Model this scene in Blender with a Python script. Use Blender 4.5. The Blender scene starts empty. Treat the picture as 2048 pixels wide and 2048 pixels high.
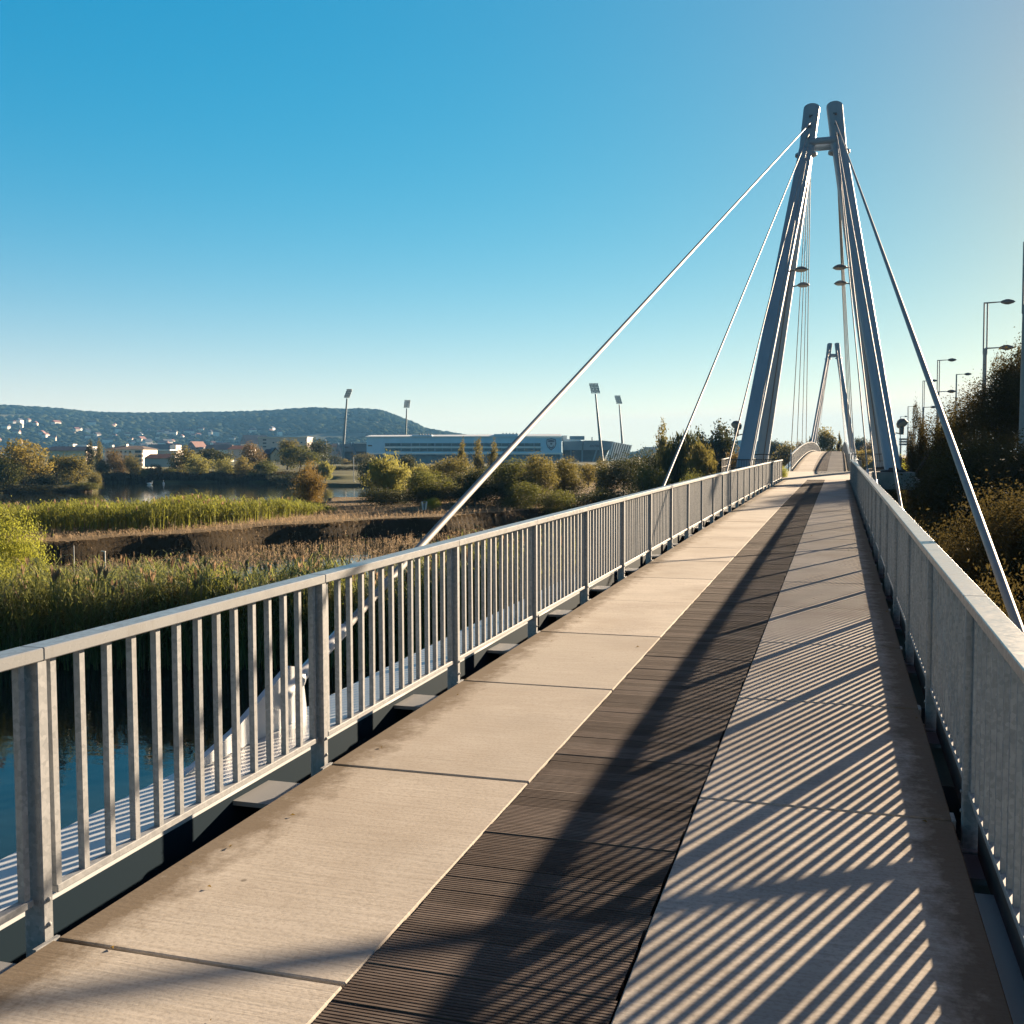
import bpy, bmesh, math, random
import numpy as np
from mathutils import Vector, Matrix

random.seed(7)
SC = bpy.context.scene
COL = SC.collection
R = math.radians

# ------------------------------------------------------------------ camera numbers (pixels of the 2048 photograph)
F_PX, YAW, PITCH, ROLL, EYE = 2119.5, 0.298479, 0.0525, -0.003385, 1.75
SUN_AZ, SUN_EL = R(22.0), R(13.2)            # right of +Y, above the horizon
_fw = Vector((-math.sin(YAW) * math.cos(PITCH), math.cos(YAW) * math.cos(PITCH), -math.sin(PITCH)))
_r0 = Vector((math.cos(YAW), math.sin(YAW), 0))
_u0 = _r0.cross(_fw)
_rt = _r0 * math.cos(ROLL) + _u0 * math.sin(ROLL)
_up = _u0 * math.cos(ROLL) - _r0 * math.sin(ROLL)
CAM = Vector((0, 0, EYE))


def ray(px, py):
    return _fw + _rt * ((px - 1024) / F_PX) - _up * ((py - 1024) / F_PX)


def at(px, py, depth):
    """world point seen at photograph pixel px,py at that distance along the view axis (used to survey where things stand)"""
    return CAM + ray(px, py) * depth


def hor(px):
    return 912.4 + 0.00339 * (1024 - px)


def ground_at(px, depth):
    p = at(px, hor(px), depth)
    return p.x, p.y


def ztop(px, py, depth):
    return at(px, py, depth).z


# ------------------------------------------------------------------ object helpers
def tag(o, label=None, cat=None, group=None, kind=None):
    if label: o['label'] = label
    if cat: o['category'] = cat
    if group: o['group'] = group
    if kind: o['kind'] = kind
    return o


def empty(name, loc, label=None, cat=None, group=None):
    o = bpy.data.objects.new(name, None)
    COL.objects.link(o)
    o.location = loc
    o.empty_display_size = 0.3
    return tag(o, label, cat, group)


def world_loc(o):
    v = Vector((0, 0, 0))
    while o is not None:
        v += Vector(o.location)
        o = o.parent
    return v


def from_np(name, verts, faces, mat, v=None, smooth=False):
    """verts (n,3), faces (m,k) arrays -> mesh; v = one float per face"""
    me = bpy.data.meshes.new(name)
    verts = np.asarray(verts, dtype=np.float32)
    faces = np.asarray(faces, dtype=np.int32)
    m, k = faces.shape
    me.vertices.add(len(verts)); me.vertices.foreach_set('co', verts.ravel())
    me.loops.add(m * k); me.loops.foreach_set('vertex_index', faces.ravel())
    me.polygons.add(m)
    me.polygons.foreach_set('loop_start', np.arange(0, m * k, k, dtype=np.int32))
    me.polygons.foreach_set('loop_total', np.full(m, k, dtype=np.int32))
    me.polygons.foreach_set('use_smooth', np.full(m, bool(smooth)))
    for mm in (mat if isinstance(mat, (list, tuple)) else [mat]):
        me.materials.append(mm)
    me.update(calc_edges=True)
    if v is not None:
        a = me.attributes.new('v', 'FLOAT', 'FACE')
        a.data.foreach_set('value', np.asarray(v, dtype=np.float32))
    return me


def link(name, me, parent=None, loc=(0, 0, 0)):
    o = bpy.data.objects.new(name, me)
    COL.objects.link(o)
    o.location = loc
    if parent is not None: o.parent = parent
    return o


class MB:
    """collects shapes given in world coordinates; build() links them as ONE mesh object under its parent"""
    def __init__(s):
        s.v, s.f, s.m, s.a, s.sm = [], [], [], [], []
        s.mi, s.val = 0, 0.5

    def add(s, vs, fs, smooth=False):
        n = len(s.v)
        s.v.extend([tuple(p) for p in vs])
        for f in fs:
            s.f.append([i + n for i in f]); s.m.append(s.mi); s.a.append(s.val); s.sm.append(smooth)

    def hexa(s, p):          # 8 points: bottom 0-3 ccw, top 4-7
        s.add(p, [(3, 2, 1, 0), (4, 5, 6, 7), (0, 1, 5, 4), (1, 2, 6, 5), (2, 3, 7, 6), (3, 0, 4, 7)])

    def box(s, x0, x1, y0, y1, z0, z1):
        s.hexa([(x0, y0, z0), (x1, y0, z0), (x1, y1, z0), (x0, y1, z0), (x0, y0, z1), (x1, y0, z1), (x1, y1, z1), (x0, y1, z1)])

    def obox(s, c, ax, ay, az):   # oriented box, half axes
        c, ax, ay, az = Vector(c), Vector(ax), Vector(ay), Vector(az)
        s.hexa([c - ax - ay - az, c + ax - ay - az, c + ax + ay - az, c - ax + ay - az, c - ax - ay + az, c + ax - ay + az, c + ax + ay + az, c - ax + ay + az])

    def beam(s, p, q, w, h, up=(0, 0, 1)):
        p, q = Vector(p), Vector(q)
        d = (q - p).normalized(); x = d.cross(Vector(up))
        if x.length < 1e-4: x = d.cross(Vector((1, 0, 0)))
        x.normalize(); z = x.cross(d)
        x *= w / 2; z *= h / 2
        s.hexa([p - x - z, p + x - z, q + x - z, q - x - z, p - x + z, p + x + z, q + x + z, q - x + z])

    def tube(s, pts, rad, n=12, cap=True, smooth=True):
        pts = [Vector(p) for p in pts]
        if not isinstance(rad, (list, tuple)): rad = [rad] * len(pts)
        rings = []
        ref = None
        for i, p in enumerate(pts):
            d = (pts[min(i + 1, len(pts) - 1)] - pts[max(i - 1, 0)]).normalized()
            if ref is None:
                ref = Vector((0, 0, 1)) if abs(d.z) < 0.95 else Vector((1, 0, 0))
            x = d.cross(ref).normalized(); y = d.cross(x).normalized()
            rings.append([p + (x * math.cos(2 * math.pi * k / n) + y * math.sin(2 * math.pi * k / n)) * rad[i] for k in range(n)])
        vs = [q for r in rings for q in r]
        fs = [(i * n + k, (i + 1) * n + k, (i + 1) * n + (k + 1) % n, i * n + (k + 1) % n) for i in range(len(pts) - 1) for k in range(n)]
        s.add(vs, fs, smooth)
        if cap:
            s.add(rings[0], [tuple(range(n))]); s.add(rings[-1], [tuple(reversed(range(n)))])

    def boxtube(s, pts, rad, p=4.5, n=40):        # rounded-square tube, sections level
        rings = []
        for c, r in zip(pts, rad):
            c = Vector(c); ring = []
            for k in range(n):
                a = 2 * math.pi * (k + .5) / n; x, y = math.cos(a), math.sin(a); q = (abs(x) ** p + abs(y) ** p) ** (-1 / p)
                ring.append(c + Vector((x * q * r, y * q * r, 0)))
            rings.append(ring)
        vs = [q for r in rings for q in r]
        fs = [(i * n + k, i * n + (k + 1) % n, (i + 1) * n + (k + 1) % n, (i + 1) * n + k) for i in range(len(pts) - 1) for k in range(n)]
        s.add(vs, fs, True); s.add(rings[0], [tuple(reversed(range(n)))]); s.add(rings[-1], [tuple(range(n))])

    def lathe(s, c, prof, n=16, axis=None):
        c = Vector(c); A = Vector(axis or (0, 0, 1)).normalized()
        X = A.cross(Vector((0, 1, 0)) if abs(A.y) < .9 else Vector((1, 0, 0))).normalized(); Y = A.cross(X)
        vs = [c + A * z + (X * math.cos(2 * math.pi * k / n) + Y * math.sin(2 * math.pi * k / n)) * r for r, z in prof for k in range(n)]
        fs = [(i * n + k, i * n + (k + 1) % n, (i + 1) * n + (k + 1) % n, (i + 1) * n + k) for i in range(len(prof) - 1) for k in range(n)]
        s.add(vs, fs, True)

    def prism(s, poly, d):   # polygon (ccw seen against d) extruded by vector d
        n = len(poly); d = Vector(d); a = [Vector(p) for p in poly]; b = [p + d for p in a]
        s.add(a + b, [tuple(range(n)), tuple(reversed(range(n, 2 * n)))] + [((i + 1) % n, i, n + i, n + (i + 1) % n) for i in range(n)])

    def mesh(s, name, mat, off=(0, 0, 0)):
        me = bpy.data.meshes.new(name)
        ox, oy, oz = off
        me.from_pydata([(x - ox, y - oy, z - oz) for x, y, z in s.v], [], s.f)
        for mm in (mat if isinstance(mat, (list, tuple)) else [mat]): me.materials.append(mm)
        me.polygons.foreach_set('material_index', s.m)
        me.polygons.foreach_set('use_smooth', s.sm)
        a = me.attributes.new('v', 'FLOAT', 'FACE'); a.data.foreach_set('value', s.a)
        bm = bmesh.new(); bm.from_mesh(me); bmesh.ops.recalc_face_normals(bm, faces=bm.faces); bm.to_mesh(me); bm.free()
        me.update()
        return me

    def build(s, name, mat, parent=None, bevel=0, base=None):
        off = world_loc(parent) if parent is not None else Vector(base or (0, 0, 0))
        o = link(name, s.mesh(name, mat, off), parent, (0, 0, 0) if parent is not None else off)
        if bevel:
            b = o.modifiers.new('bevel', 'BEVEL'); b.width = bevel; b.segments = 1; b.limit_method = 'ANGLE'
        return o


def copy_tree(o, parent=None):
    c = o.copy(); COL.objects.link(c)
    if parent is not None: c.parent = parent
    for ch in list(o.children): copy_tree(ch, c)
    return c


# ------------------------------------------------------------------ materials
class NT:
    def __init__(s, name):
        s.m = bpy.data.materials.new(name); s.m.use_nodes = True
        s.t = s.m.node_tree; s.p = s.t.nodes['Principled BSDF']; s.out = s.t.nodes['Material Output']

    def n(s, typ, **kw):
        x = s.t.nodes.new(typ)
        for k, v in kw.items():
            if k.startswith('i_'): x.inputs[k[2:].replace('_', ' ')].default_value = v
            else: setattr(x, k, v)
        return x

    def l(s, a, b): s.t.links.new(a, b)

    def pos(s, scale=(1, 1, 1), obj=False):
        if obj: src = s.n('ShaderNodeTexCoord').outputs['Object']
        else: src = s.n('ShaderNodeNewGeometry').outputs['Position']
        mp = s.n('ShaderNodeMapping'); mp.inputs['Scale'].default_value = scale
        s.l(src, mp.inputs['Vector']); return mp.outputs[0]

    def noise(s, scale, detail=4, vec=None, rough=.55):
        x = s.n('ShaderNodeTexNoise'); x.inputs['Scale'].default_value = scale; x.inputs['Detail'].default_value = detail
        x.inputs['Roughness'].default_value = rough
        if vec is not None: s.l(vec, x.inputs['Vector'])
        return x.outputs['Fac']

    def ramp(s, fac, stops):
        x = s.n('ShaderNodeValToRGB'); e = x.color_ramp.elements
        while len(e) > 1: e.remove(e[-1])
        for i, (p, c) in enumerate(stops):
            el = e[0] if i == 0 else e.new(p)
            el.position = p; c = c if isinstance(c, (tuple, list)) else (c, c, c); el.color = (*c, 1)
        s.l(fac, x.inputs['Fac']); return x.outputs['Color']

    def mix(s, fac, a, b, mode='MIX'):
        x = s.n('ShaderNodeMix', data_type='RGBA', blend_type=mode)
        for sock, v in ((x.inputs[0], fac), (x.inputs[6], a), (x.inputs[7], b)):
            if isinstance(v, (int, float)): sock.default_value = v
            elif isinstance(v, tuple): sock.default_value = (*v, 1)
            else: s.l(v, sock)
        return x.outputs[2]

    def math(s, op, a, b=0.0, c=0.0, clamp=False):
        x = s.n('ShaderNodeMath', operation=op, use_clamp=clamp)
        for i, v in enumerate((a, b, c)):
            if isinstance(v, (int, float)): x.inputs[i].default_value = v
            else: s.l(v, x.inputs[i])
        return x.outputs[0]

    def bump(s, h, strength=.3, dist=.01):
        x = s.n('ShaderNodeBump'); x.inputs['Strength'].default_value = strength; x.inputs['Distance'].default_value = dist
        s.l(h, x.inputs['Height']); s.l(x.outputs[0], s.p.inputs['Normal'])

    def base(s, c):
        if isinstance(c, tuple): s.p.inputs['Base Color'].default_value = (*c, 1)
        else: s.l(c, s.p.inputs['Base Color'])

    def set(s, rough=.6, metal=0., spec=.5):
        if isinstance(rough, (int, float)): s.p.inputs['Roughness'].default_value = rough
        else: s.l(rough, s.p.inputs['Roughness'])
        s.p.inputs['Metallic'].default_value = metal
        s.p.inputs['Specular IOR Level'].default_value = spec
        return s

    def attr(s):
        return s.n('ShaderNodeAttribute', attribute_name='v').outputs['Fac']


def simple(name, c, rough=.6, metal=0., var=.12, scale=3., spec=.5):
    t = NT(name); f = t.noise(scale, 5, t.pos())
    d = tuple(x * (1 - var) for x in c); e = tuple(min(1, x * (1 + var)) for x in c)
    t.base(t.ramp(f, [(.3, d), (.7, e)])); t.set(rough, metal, spec); return t.m


def m_concrete():
    t = NT('broomed_concrete')
    P = t.pos()
    n1 = t.noise(1.3, 6, P); n2 = t.noise(55, 3, P)
    lines = t.noise(1.0, 5, t.pos((2.2, 62, 2)), .65)
    col = t.ramp(n1, [(.25, (.39, .355, .315)), (.5, (.49, .447, .392)), (.75, (.56, .515, .455))])
    col = t.mix(t.math('MULTIPLY', t.ramp(lines, [(.42, 0.), (.62, 1.)]), .38), col, (.27, .235, .19))
    col = t.mix(t.math('MULTIPLY', t.ramp(n2, [(.38, 1.), (.5, 0.)]), .3), col, (.2, .17, .14))
    col = t.mix(t.math('MULTIPLY', t.attr(), .55), col, (.30, .275, .24))
    col = t.mix(t.math('MULTIPLY', t.ramp(t.noise(.55, 5, P, .6), [(.46, 0.), (.68, 1.)]), .5), col, (.26, .215, .17))
    # moss and dirt creeping in from both outer edges of the deck
    x = t.n('ShaderNodeSeparateXYZ'); t.l(P, x.inputs[0])
    dl = t.math('MULTIPLY_ADD', x.outputs[0], 1 / .42, 2.647 / .42, True)       # 0 at left edge
    dr = t.math('MULTIPLY_ADD', x.outputs[0], -1 / .40, .526 / .40, True)
    edge = t.math('MINIMUM', dl, dr)
    g = t.math('SUBTRACT', t.math('MULTIPLY', t.noise(7, 8, t.pos((1, .8, 1)), .72), 1.25), edge)
    g = t.ramp(g, [(.0, 0.), (.42, 1.)])
    col = t.mix(t.math('MULTIPLY', g, .82), col, (.115, .085, .055))
    spots = t.n('ShaderNodeTexVoronoi'); spots.inputs['Scale'].default_value = 3.1; t.l(P, spots.inputs['Vector'])
    col = t.mix(t.math('MULTIPLY', t.ramp(spots.outputs['Distance'], [(.025, 1.), (.05, 0.)]), .6), col, (.07, .06, .05))
    t.base(col); t.set(.9, 0, .06)
    h = t.math('ADD', t.math('MULTIPLY', lines, .7), t.math('MULTIPLY', n2, .5))
    t.bump(h, .26, .006); return t.m


def m_timber():
    t = NT('grooved_timber'); P = t.pos((6, 60, 6)); f = t.noise(1, 6, P, .65)
    c = t.mix(t.attr(), (.085, .064, .054), (.165, .13, .112))
    c = t.mix(t.ramp(f, [(.35, 0.), (.7, .75)]), c, (.05, .038, .033))
    c = t.mix(t.ramp(t.noise(2.2, 5, t.pos()), [(.5, 0.), (.75, .45)]), c, (.19, .165, .145))
    t.base(c); t.set(.85, 0, .1); t.bump(f, .4, .004); return t.m


def m_galv(name='galvanised_steel', k=1., metal=.0, rough=(.6, .48), spec=.22):
    t = NT(name); P = t.pos()
    vo = t.n('ShaderNodeTexVoronoi'); vo.inputs['Scale'].default_value = 60; t.l(P, vo.inputs['Vector'])
    f = t.math('ADD', t.math('MULTIPLY', vo.outputs['Color'], .5), t.math('MULTIPLY', t.noise(9, 6, P), .6))
    c = t.ramp(f, [(.3, tuple(x * k for x in (.185, .193, .202))), (.8, tuple(x * k for x in (.29, .296, .303)))])
    st = t.noise(1, 6, t.pos((9, 9, 1.4)), .7)
    c = t.mix(t.ramp(st, [(.56, 0.), (.76, .65)]), c, (.17, .16, .14))
    t.base(c); t.set(t.ramp(f, [(.3, rough[0]), (.8, rough[1])]), metal, spec); return t.m


def m_paint(name, c, rough=.4, dirt=.35, spec=.5):
    t = NT(name); f = t.noise(.9, 7, t.pos((1, 1, .35)), .65)
    col = t.mix(t.ramp(f, [(.5, 0.), (.8, dirt)]), c, tuple(x * .55 for x in c))
    t.base(col); t.set(rough, 0., spec); t.bump(t.noise(40, 3, t.pos()), .04, .004); return t.m


def m_leaf(name, dark, light, trans=.4, glow=None, rough=.62, spec=.22):
    t = NT(name)
    oi = t.n('ShaderNodeObjectInfo')
    f = t.math('ADD', t.math('MULTIPLY', t.attr(), .75), t.math('MULTIPLY', oi.outputs['Random'], .25))
    c = t.mix(f, dark, light)
    t.base(c); t.set(rough, 0, spec)
    tr = t.n('ShaderNodeBsdfTranslucent'); g = glow or tuple(min(1, x * 1.25) for x in light)
    t.l(t.mix(f, tuple(x * .6 for x in g), g), tr.inputs['Color'])
    mx = t.n('ShaderNodeMixShader'); mx.inputs[0].default_value = trans
    t.l(t.p.outputs[0], mx.inputs[1]); t.l(tr.outputs[0], mx.inputs[2]); t.l(mx.outputs[0], t.out.inputs['Surface'])
    return t.m


def m_water():
    t = NT('lake_water'); t.base((.012, .018, .016)); t.set(.045, 0, .5); t.p.inputs['IOR'].default_value = 1.33
    h = t.math('ADD', t.noise(1.0, 3, t.pos((.35, .9, 1))), t.math('MULTIPLY', t.noise(3.5, 3, t.pos()), .25))
    t.bump(h, .10, .12); return t.m


def m_ground():
    t = NT('dry_grass_ground'); P = t.pos()
    a = t.noise(.22, 6, P); b = t.noise(3.5, 7, P, .7); d = t.noise(26, 4, P, .7)
    c = t.ramp(a, [(.3, (.24, .175, .09)), (.55, (.38, .275, .16)), (.75, (.31, .24, .11))])
    c = t.mix(t.ramp(b, [(.4, .75), (.62, 0.)]), c, (.13, .09, .045))
    c = t.mix(t.ramp(d, [(.45, .5), (.6, 0.)]), c, (.10, .07, .035))
    # wet dark mud at and below the waterline
    x = t.n('ShaderNodeSeparateXYZ'); t.l(P, x.inputs[0])
    wet = t.math('MULTIPLY_ADD', x.outputs[2], -2.2, -8.4, True)
    c = t.mix(wet, c, (.045, .036, .022))
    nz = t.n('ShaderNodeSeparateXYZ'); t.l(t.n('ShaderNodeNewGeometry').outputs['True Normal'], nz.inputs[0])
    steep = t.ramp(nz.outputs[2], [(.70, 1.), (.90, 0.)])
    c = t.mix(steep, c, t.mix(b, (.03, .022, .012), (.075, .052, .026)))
    t.base(c); t.set(.95, 0, .1); t.bump(t.math('ADD', b, t.math('MULTIPLY', d, .6)), .9, .35); return t.m


def m_hill():
    t = NT('hill_ground'); P = t.pos(); a = t.noise(.012, 6, P, .65)
    t.base(t.ramp(a, [(.35, (.035, .05, .024)), (.55, (.06, .075, .035)), (.68, (.16, .14, .075))])); t.set(.95, 0, .1); return t.m


M = dict(
    concrete=m_concrete(), timber=m_timber(), galv=m_galv(), handrail=m_galv('handrail_steel', 1.12, .42, (.40, .28), .5), water=m_water(), ground=m_ground(), hill=m_hill(),
    white_paint=m_paint('white_girder_paint', (.50, .52, .54), .35, .3),
    pylon=m_paint('grey_pylon_paint', (.27, .335, .41), .5, .42, .3),
    girder=m_paint('shade_dark_girder', (.008, .019, .030), .85, .3, .05),  # shadow on the girder web is put into this dark colour
    rusty=simple('rusty_plate', (.075, .04, .03), .8, 0, .4, 6),
    cable=simple('cable_steel', (.27, .265, .26), .6, 0., .1, 12, .25),
    bracket=m_paint('grey_bracket_paint', (.20, .205, .21), .6, .5, .2),
    cover=simple('pale_cover_plate', (.75, .77, .80), .3, .85, .06, 2),
    dark_steel=simple('dark_painted_steel', (.035, .036, .04), .5, .2),
    plain_concrete=simple('weathered_concrete', (.24, .22, .195), .85, 0, .25, 1.7),
    rubber=simple('black_filler', (.02, .018, .017), .8),
    asphalt=simple('asphalt', (.055, .053, .05), .9, 0, .2, 8),
    lamp_glass=simple('lamp_glass', (.5, .47, .42), .25, 0, .05),
    lamp_metal=simple('lamp_metal', (.16, .15, .15), .5, .3),
    pole=simple('pole_metal', (.25, .245, .25), .5, .35, .1, 6),
    mast=simple('mast_paint', (.10, .13, .145), .5, .2, .08, .5),
    bark=simple('bark', (.085, .065, .05), .9, 0, .35, 9),
    # leaves
    olive=m_leaf('olive_leaves', (.045, .050, .014), (.20, .17, .046)),
    green=m_leaf('green_leaves', (.034, .046, .012), (.145, .15, .034)),
    dark=m_leaf('dark_leaves', (.022, .03, .011), (.07, .075, .024), .3),
    pale=m_leaf('pale_willow_leaves', (.085, .09, .026), (.31, .29, .08), .45),
    gold=m_leaf('golden_leaves', (.075, .068, .018), (.25, .20, .05), .42),
    rust=m_leaf('rust_brown_leaves', (.055, .042, .016), (.165, .115, .042)),
    amber=m_leaf('amber_leaves', (.075, .055, .016), (.23, .155, .042), .45),
    bright=m_leaf('bright_green_leaves', (.07, .09, .012), (.30, .31, .045), .5),
    shade=m_leaf('shaded_bank_leaves', (.026, .023, .009), (.10, .078, .027), .28, None, .9, .05),  # leaf colour darkened in place of the shade on the bank
    reed=m_leaf('reed_leaves', (.042, .056, .014), (.25, .265, .075), .42, None, .42, .5),
    reed2=m_leaf('lake_reed_leaves', (.045, .062, .012), (.25, .26, .045), .45),
    plume=m_leaf('reed_plumes', (.12, .075, .04), (.30, .20, .12), .4),
    hillwood=m_leaf('hill_woods', (.020, .032, .013), (.058, .068, .030), .0, None, 1.0, 0.),
    straw=m_leaf('dry_grass_blades', (.18, .125, .06), (.46, .34, .21), .35),
    far_grass=simple('far_bank_grass', (.085, .085, .035), .95, 0, .45, .05, .1),
    # buildings
    wall_white=simple('white_render', (.68, .62, .54), .8, 0, .08, .6),
    wall_cream=simple('cream_render', (.66, .54, .40), .8, 0, .06, .6),
    wall_pink=simple('pinkish_render', (.52, .44, .40), .8, 0, .06, .4),
    roof_brown=simple('brown_tiles', (.085, .06, .05), .8, 0, .25, 1.),
    roof_red=simple('red_tiles', (.17, .065, .045), .8, 0, .2, 1.),
    roof_slate=simple('slate_roof', (.05, .055, .07), .6, 0, .2, 1.),
    window=simple('dark_window_glass', (.03, .035, .045), .15, 0, .3, .8),
    stad_white=simple('stadium_cladding', (.40, .60, .73), .45, 0, .05, .3),
    stad_roof=simple('stadium_roof_sheet', (.78, .77, .74), .5, 0, .04, .3),
    stad_grey=simple('stadium_grey_panels', (.19, .225, .26), .6, 0, .08, .3),
    stad_dark=simple('stadium_dark_panels', (.09, .085, .085), .7, 0, .2, .4),
    stad_glass=simple('stadium_blue_glass', (.05, .10, .16), .2, 0, .3, .3),
    crest_dark=simple('crest_dark', (.055, .03, .06), .6, 0, .05),
    crest_white=simple('crest_white', (.55, .52, .54), .6, 0, .05),
    sign_white=simple('sign_white', (.55, .54, .52), .5, 0, .05),
    sign_dark=simple('sign_back', (.14, .13, .13), .5, 0, .1),
    skin=simple('skin', (.38, .24, .18), .6), cloth=simple('dark_clothes', (.02, .02, .025), .85),
    swan=simple('white_feathers', (.78, .77, .74), .7, 0, .04),
)

# ------------------------------------------------------------------ sky, sun, camera
w = bpy.data.worlds.new("World"); SC.world = w; w.use_nodes = True
nt = w.node_tree; bg = nt.nodes['Background']
sky = nt.nodes.new('ShaderNodeTexSky'); sky.sky_type = 'NISHITA'; sky.sun_disc = False
sky.sun_elevation = SUN_EL; sky.sun_rotation = SUN_AZ
sky.air_density = 0.7; sky.dust_density = 0.15; sky.ozone_density = 1.0; sky.altitude = 100
EV = 2.22
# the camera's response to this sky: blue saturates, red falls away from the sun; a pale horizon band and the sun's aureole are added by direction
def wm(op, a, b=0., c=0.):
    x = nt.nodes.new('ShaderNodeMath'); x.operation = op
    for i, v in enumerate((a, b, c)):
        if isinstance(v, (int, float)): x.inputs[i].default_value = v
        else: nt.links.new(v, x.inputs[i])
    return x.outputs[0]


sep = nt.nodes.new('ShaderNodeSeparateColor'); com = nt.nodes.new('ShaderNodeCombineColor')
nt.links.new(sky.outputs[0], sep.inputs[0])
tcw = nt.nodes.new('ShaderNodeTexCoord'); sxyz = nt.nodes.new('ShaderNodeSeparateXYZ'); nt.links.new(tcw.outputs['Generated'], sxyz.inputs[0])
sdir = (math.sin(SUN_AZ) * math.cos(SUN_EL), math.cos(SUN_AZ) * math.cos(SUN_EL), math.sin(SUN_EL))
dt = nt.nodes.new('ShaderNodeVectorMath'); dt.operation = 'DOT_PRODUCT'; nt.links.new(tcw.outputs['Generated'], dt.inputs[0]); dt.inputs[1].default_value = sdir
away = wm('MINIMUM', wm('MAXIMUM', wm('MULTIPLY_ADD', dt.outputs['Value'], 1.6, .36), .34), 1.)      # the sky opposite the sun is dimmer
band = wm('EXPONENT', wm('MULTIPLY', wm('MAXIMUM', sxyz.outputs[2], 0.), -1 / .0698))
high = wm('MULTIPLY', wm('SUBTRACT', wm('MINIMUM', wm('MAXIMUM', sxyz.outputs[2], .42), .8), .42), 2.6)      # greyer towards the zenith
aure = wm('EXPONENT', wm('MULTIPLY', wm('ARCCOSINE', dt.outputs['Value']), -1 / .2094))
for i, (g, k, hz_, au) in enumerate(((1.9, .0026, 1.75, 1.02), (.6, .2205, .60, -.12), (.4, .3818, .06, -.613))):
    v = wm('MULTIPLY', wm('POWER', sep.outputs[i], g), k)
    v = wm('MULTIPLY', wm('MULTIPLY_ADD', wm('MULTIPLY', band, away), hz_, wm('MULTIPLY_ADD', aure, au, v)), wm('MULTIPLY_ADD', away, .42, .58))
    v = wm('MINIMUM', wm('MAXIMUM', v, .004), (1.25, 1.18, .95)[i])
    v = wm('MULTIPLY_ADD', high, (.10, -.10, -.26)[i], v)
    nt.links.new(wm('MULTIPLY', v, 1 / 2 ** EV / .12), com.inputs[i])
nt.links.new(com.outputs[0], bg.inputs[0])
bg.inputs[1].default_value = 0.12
sl = bpy.data.lights.new('sun', 'SUN'); sl.energy = 5.0; sl.angle = R(.53); sl.color = (1.0, .775, .535)
so = bpy.data.objects.new('sun', sl); COL.objects.link(so)
sd = Vector((math.sin(SUN_AZ) * math.cos(SUN_EL), math.cos(SUN_AZ) * math.cos(SUN_EL), math.sin(SUN_EL)))
so.rotation_euler = sd.to_track_quat('Z', 'Y').to_euler(); so.location = sd * 60

cd = bpy.data.cameras.new('camera'); cam = bpy.data.objects.new('camera', cd); COL.objects.link(cam)
cd.sensor_width = 36; cd.lens = 36 * F_PX / 2048; cd.clip_start = .05; cd.clip_end = 20000
mx = Matrix((_rt, _up, -_fw)).transposed().to_4x4(); mx.translation = CAM
cam.matrix_world = mx
SC.camera = cam
vs = SC.view_settings
vs.view_transform = 'Standard'; vs.look = 'None'; vs.gamma = 1.0; vs.exposure = EV
SC.cycles.use_denoising = True
SC.cycles.max_bounces = 6; SC.cycles.transparent_max_bounces = 6
SC.cycles.sample_clamp_indirect = 4

# ------------------------------------------------------------------ the deck's profile
XL, XR, XE0, XE1 = -1.509, -.643, -2.647, .526        # timber strip and deck edges
CX = -1.06                                            # bridge axis


def zd(y):
    if y < 56.5: return .012787 * y - 6.98e-5 * y * y
    if y < 67: return .4997 + (y - 56.5) * .0267
    if y < 197: return 2.2 - 3.36e-4 * (132 - y) ** 2
    return .78


def post_y(k): return 3.05 + 2.15 * k - .0035 * k * k


K0, K1 = -2, 25
POSTS = [post_y(k) for k in range(K0, K1 + 1)]

bridge = empty('footbridge_deck', (CX, 0, 0), 'long arched footbridge deck of concrete slabs with a dark timber strip down its middle', 'bridge')


def slab(x0, x1, y0, y1, th=.13, up=0., val=None):
    b = MB(); b.val = random.random() if val is None else val
    z0, z1 = zd(y0) + up, zd(y1) + up
    b.hexa([(x0, y0, z0 - th), (x1, y0, z0 - th), (x1, y1, z1 - th), (x0, y1, z1 - th), (x0, y0, z0), (x1, y0, z0), (x1, y1, z1), (x0, y1, z1)])
    return b


js = POSTS + [56.45]
for i in range(len(js) - 1):
    y0, y1 = js[i] + .011, js[i + 1] - .011
    slab(XE0, XL - .006, y0, y1, up=random.uniform(-.002, .002)).build('concrete_slab', M['concrete'], bridge, .005)
    slab(XR + .006, XE1, y0, y1, up=random.uniform(-.002, .002)).build('concrete_slab', M['concrete'], bridge, .005)
# small steel clips at slab corners
for y in POSTS[2:12]:
    for x0, x1, a, c in ((XE1 - .004, XE1 + .012, -.02, .10), (XE0 - .012, XE0 + .004, -.10, .02)):
        b = MB(); b.box(x0, x1, y + a, y + c, zd(y) - .05, zd(y) + .004); b.build('slab_clip', M['galv'], bridge)
# timber strip with real grooves
b = MB(); y = -2.6
rng = random.Random(3)
while y < 56.3:
    n = 7; p = .0178; b.val = rng.random() ** 1.3
    dx0, dx1, dz = rng.uniform(-.004, .006), rng.uniform(-.006, .004), rng.uniform(-.0025, .0025) - .004
    x0, x1 = XL + dx0 + .002, XR + dx1 - .002
    prof = [(0, -.05), (0, 0)]
    for k in range(n):
        a = k * p
        prof += [(a + .0108, 0), (a + .0118, -.0065), (a + p - .001, -.0065), (a + p, 0)] if k < n - 1 else [(a + .0108, 0), (a + .0108, -.05)]
    vs_, fs_ = [], []
    for (t, z) in prof:
        yy = y + t; zz = zd(yy) + dz + z
        vs_ += [(x0, yy, zz), (x1, yy, zz + rng.uniform(-.0004, .0004))]
    for k in range(len(prof) - 1): fs_.append((2 * k, 2 * k + 1, 2 * k + 3, 2 * k + 2))
    b.add(vs_, fs_)
    y += (n - 1) * p + .0108 + rng.uniform(.006, .011)
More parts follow.
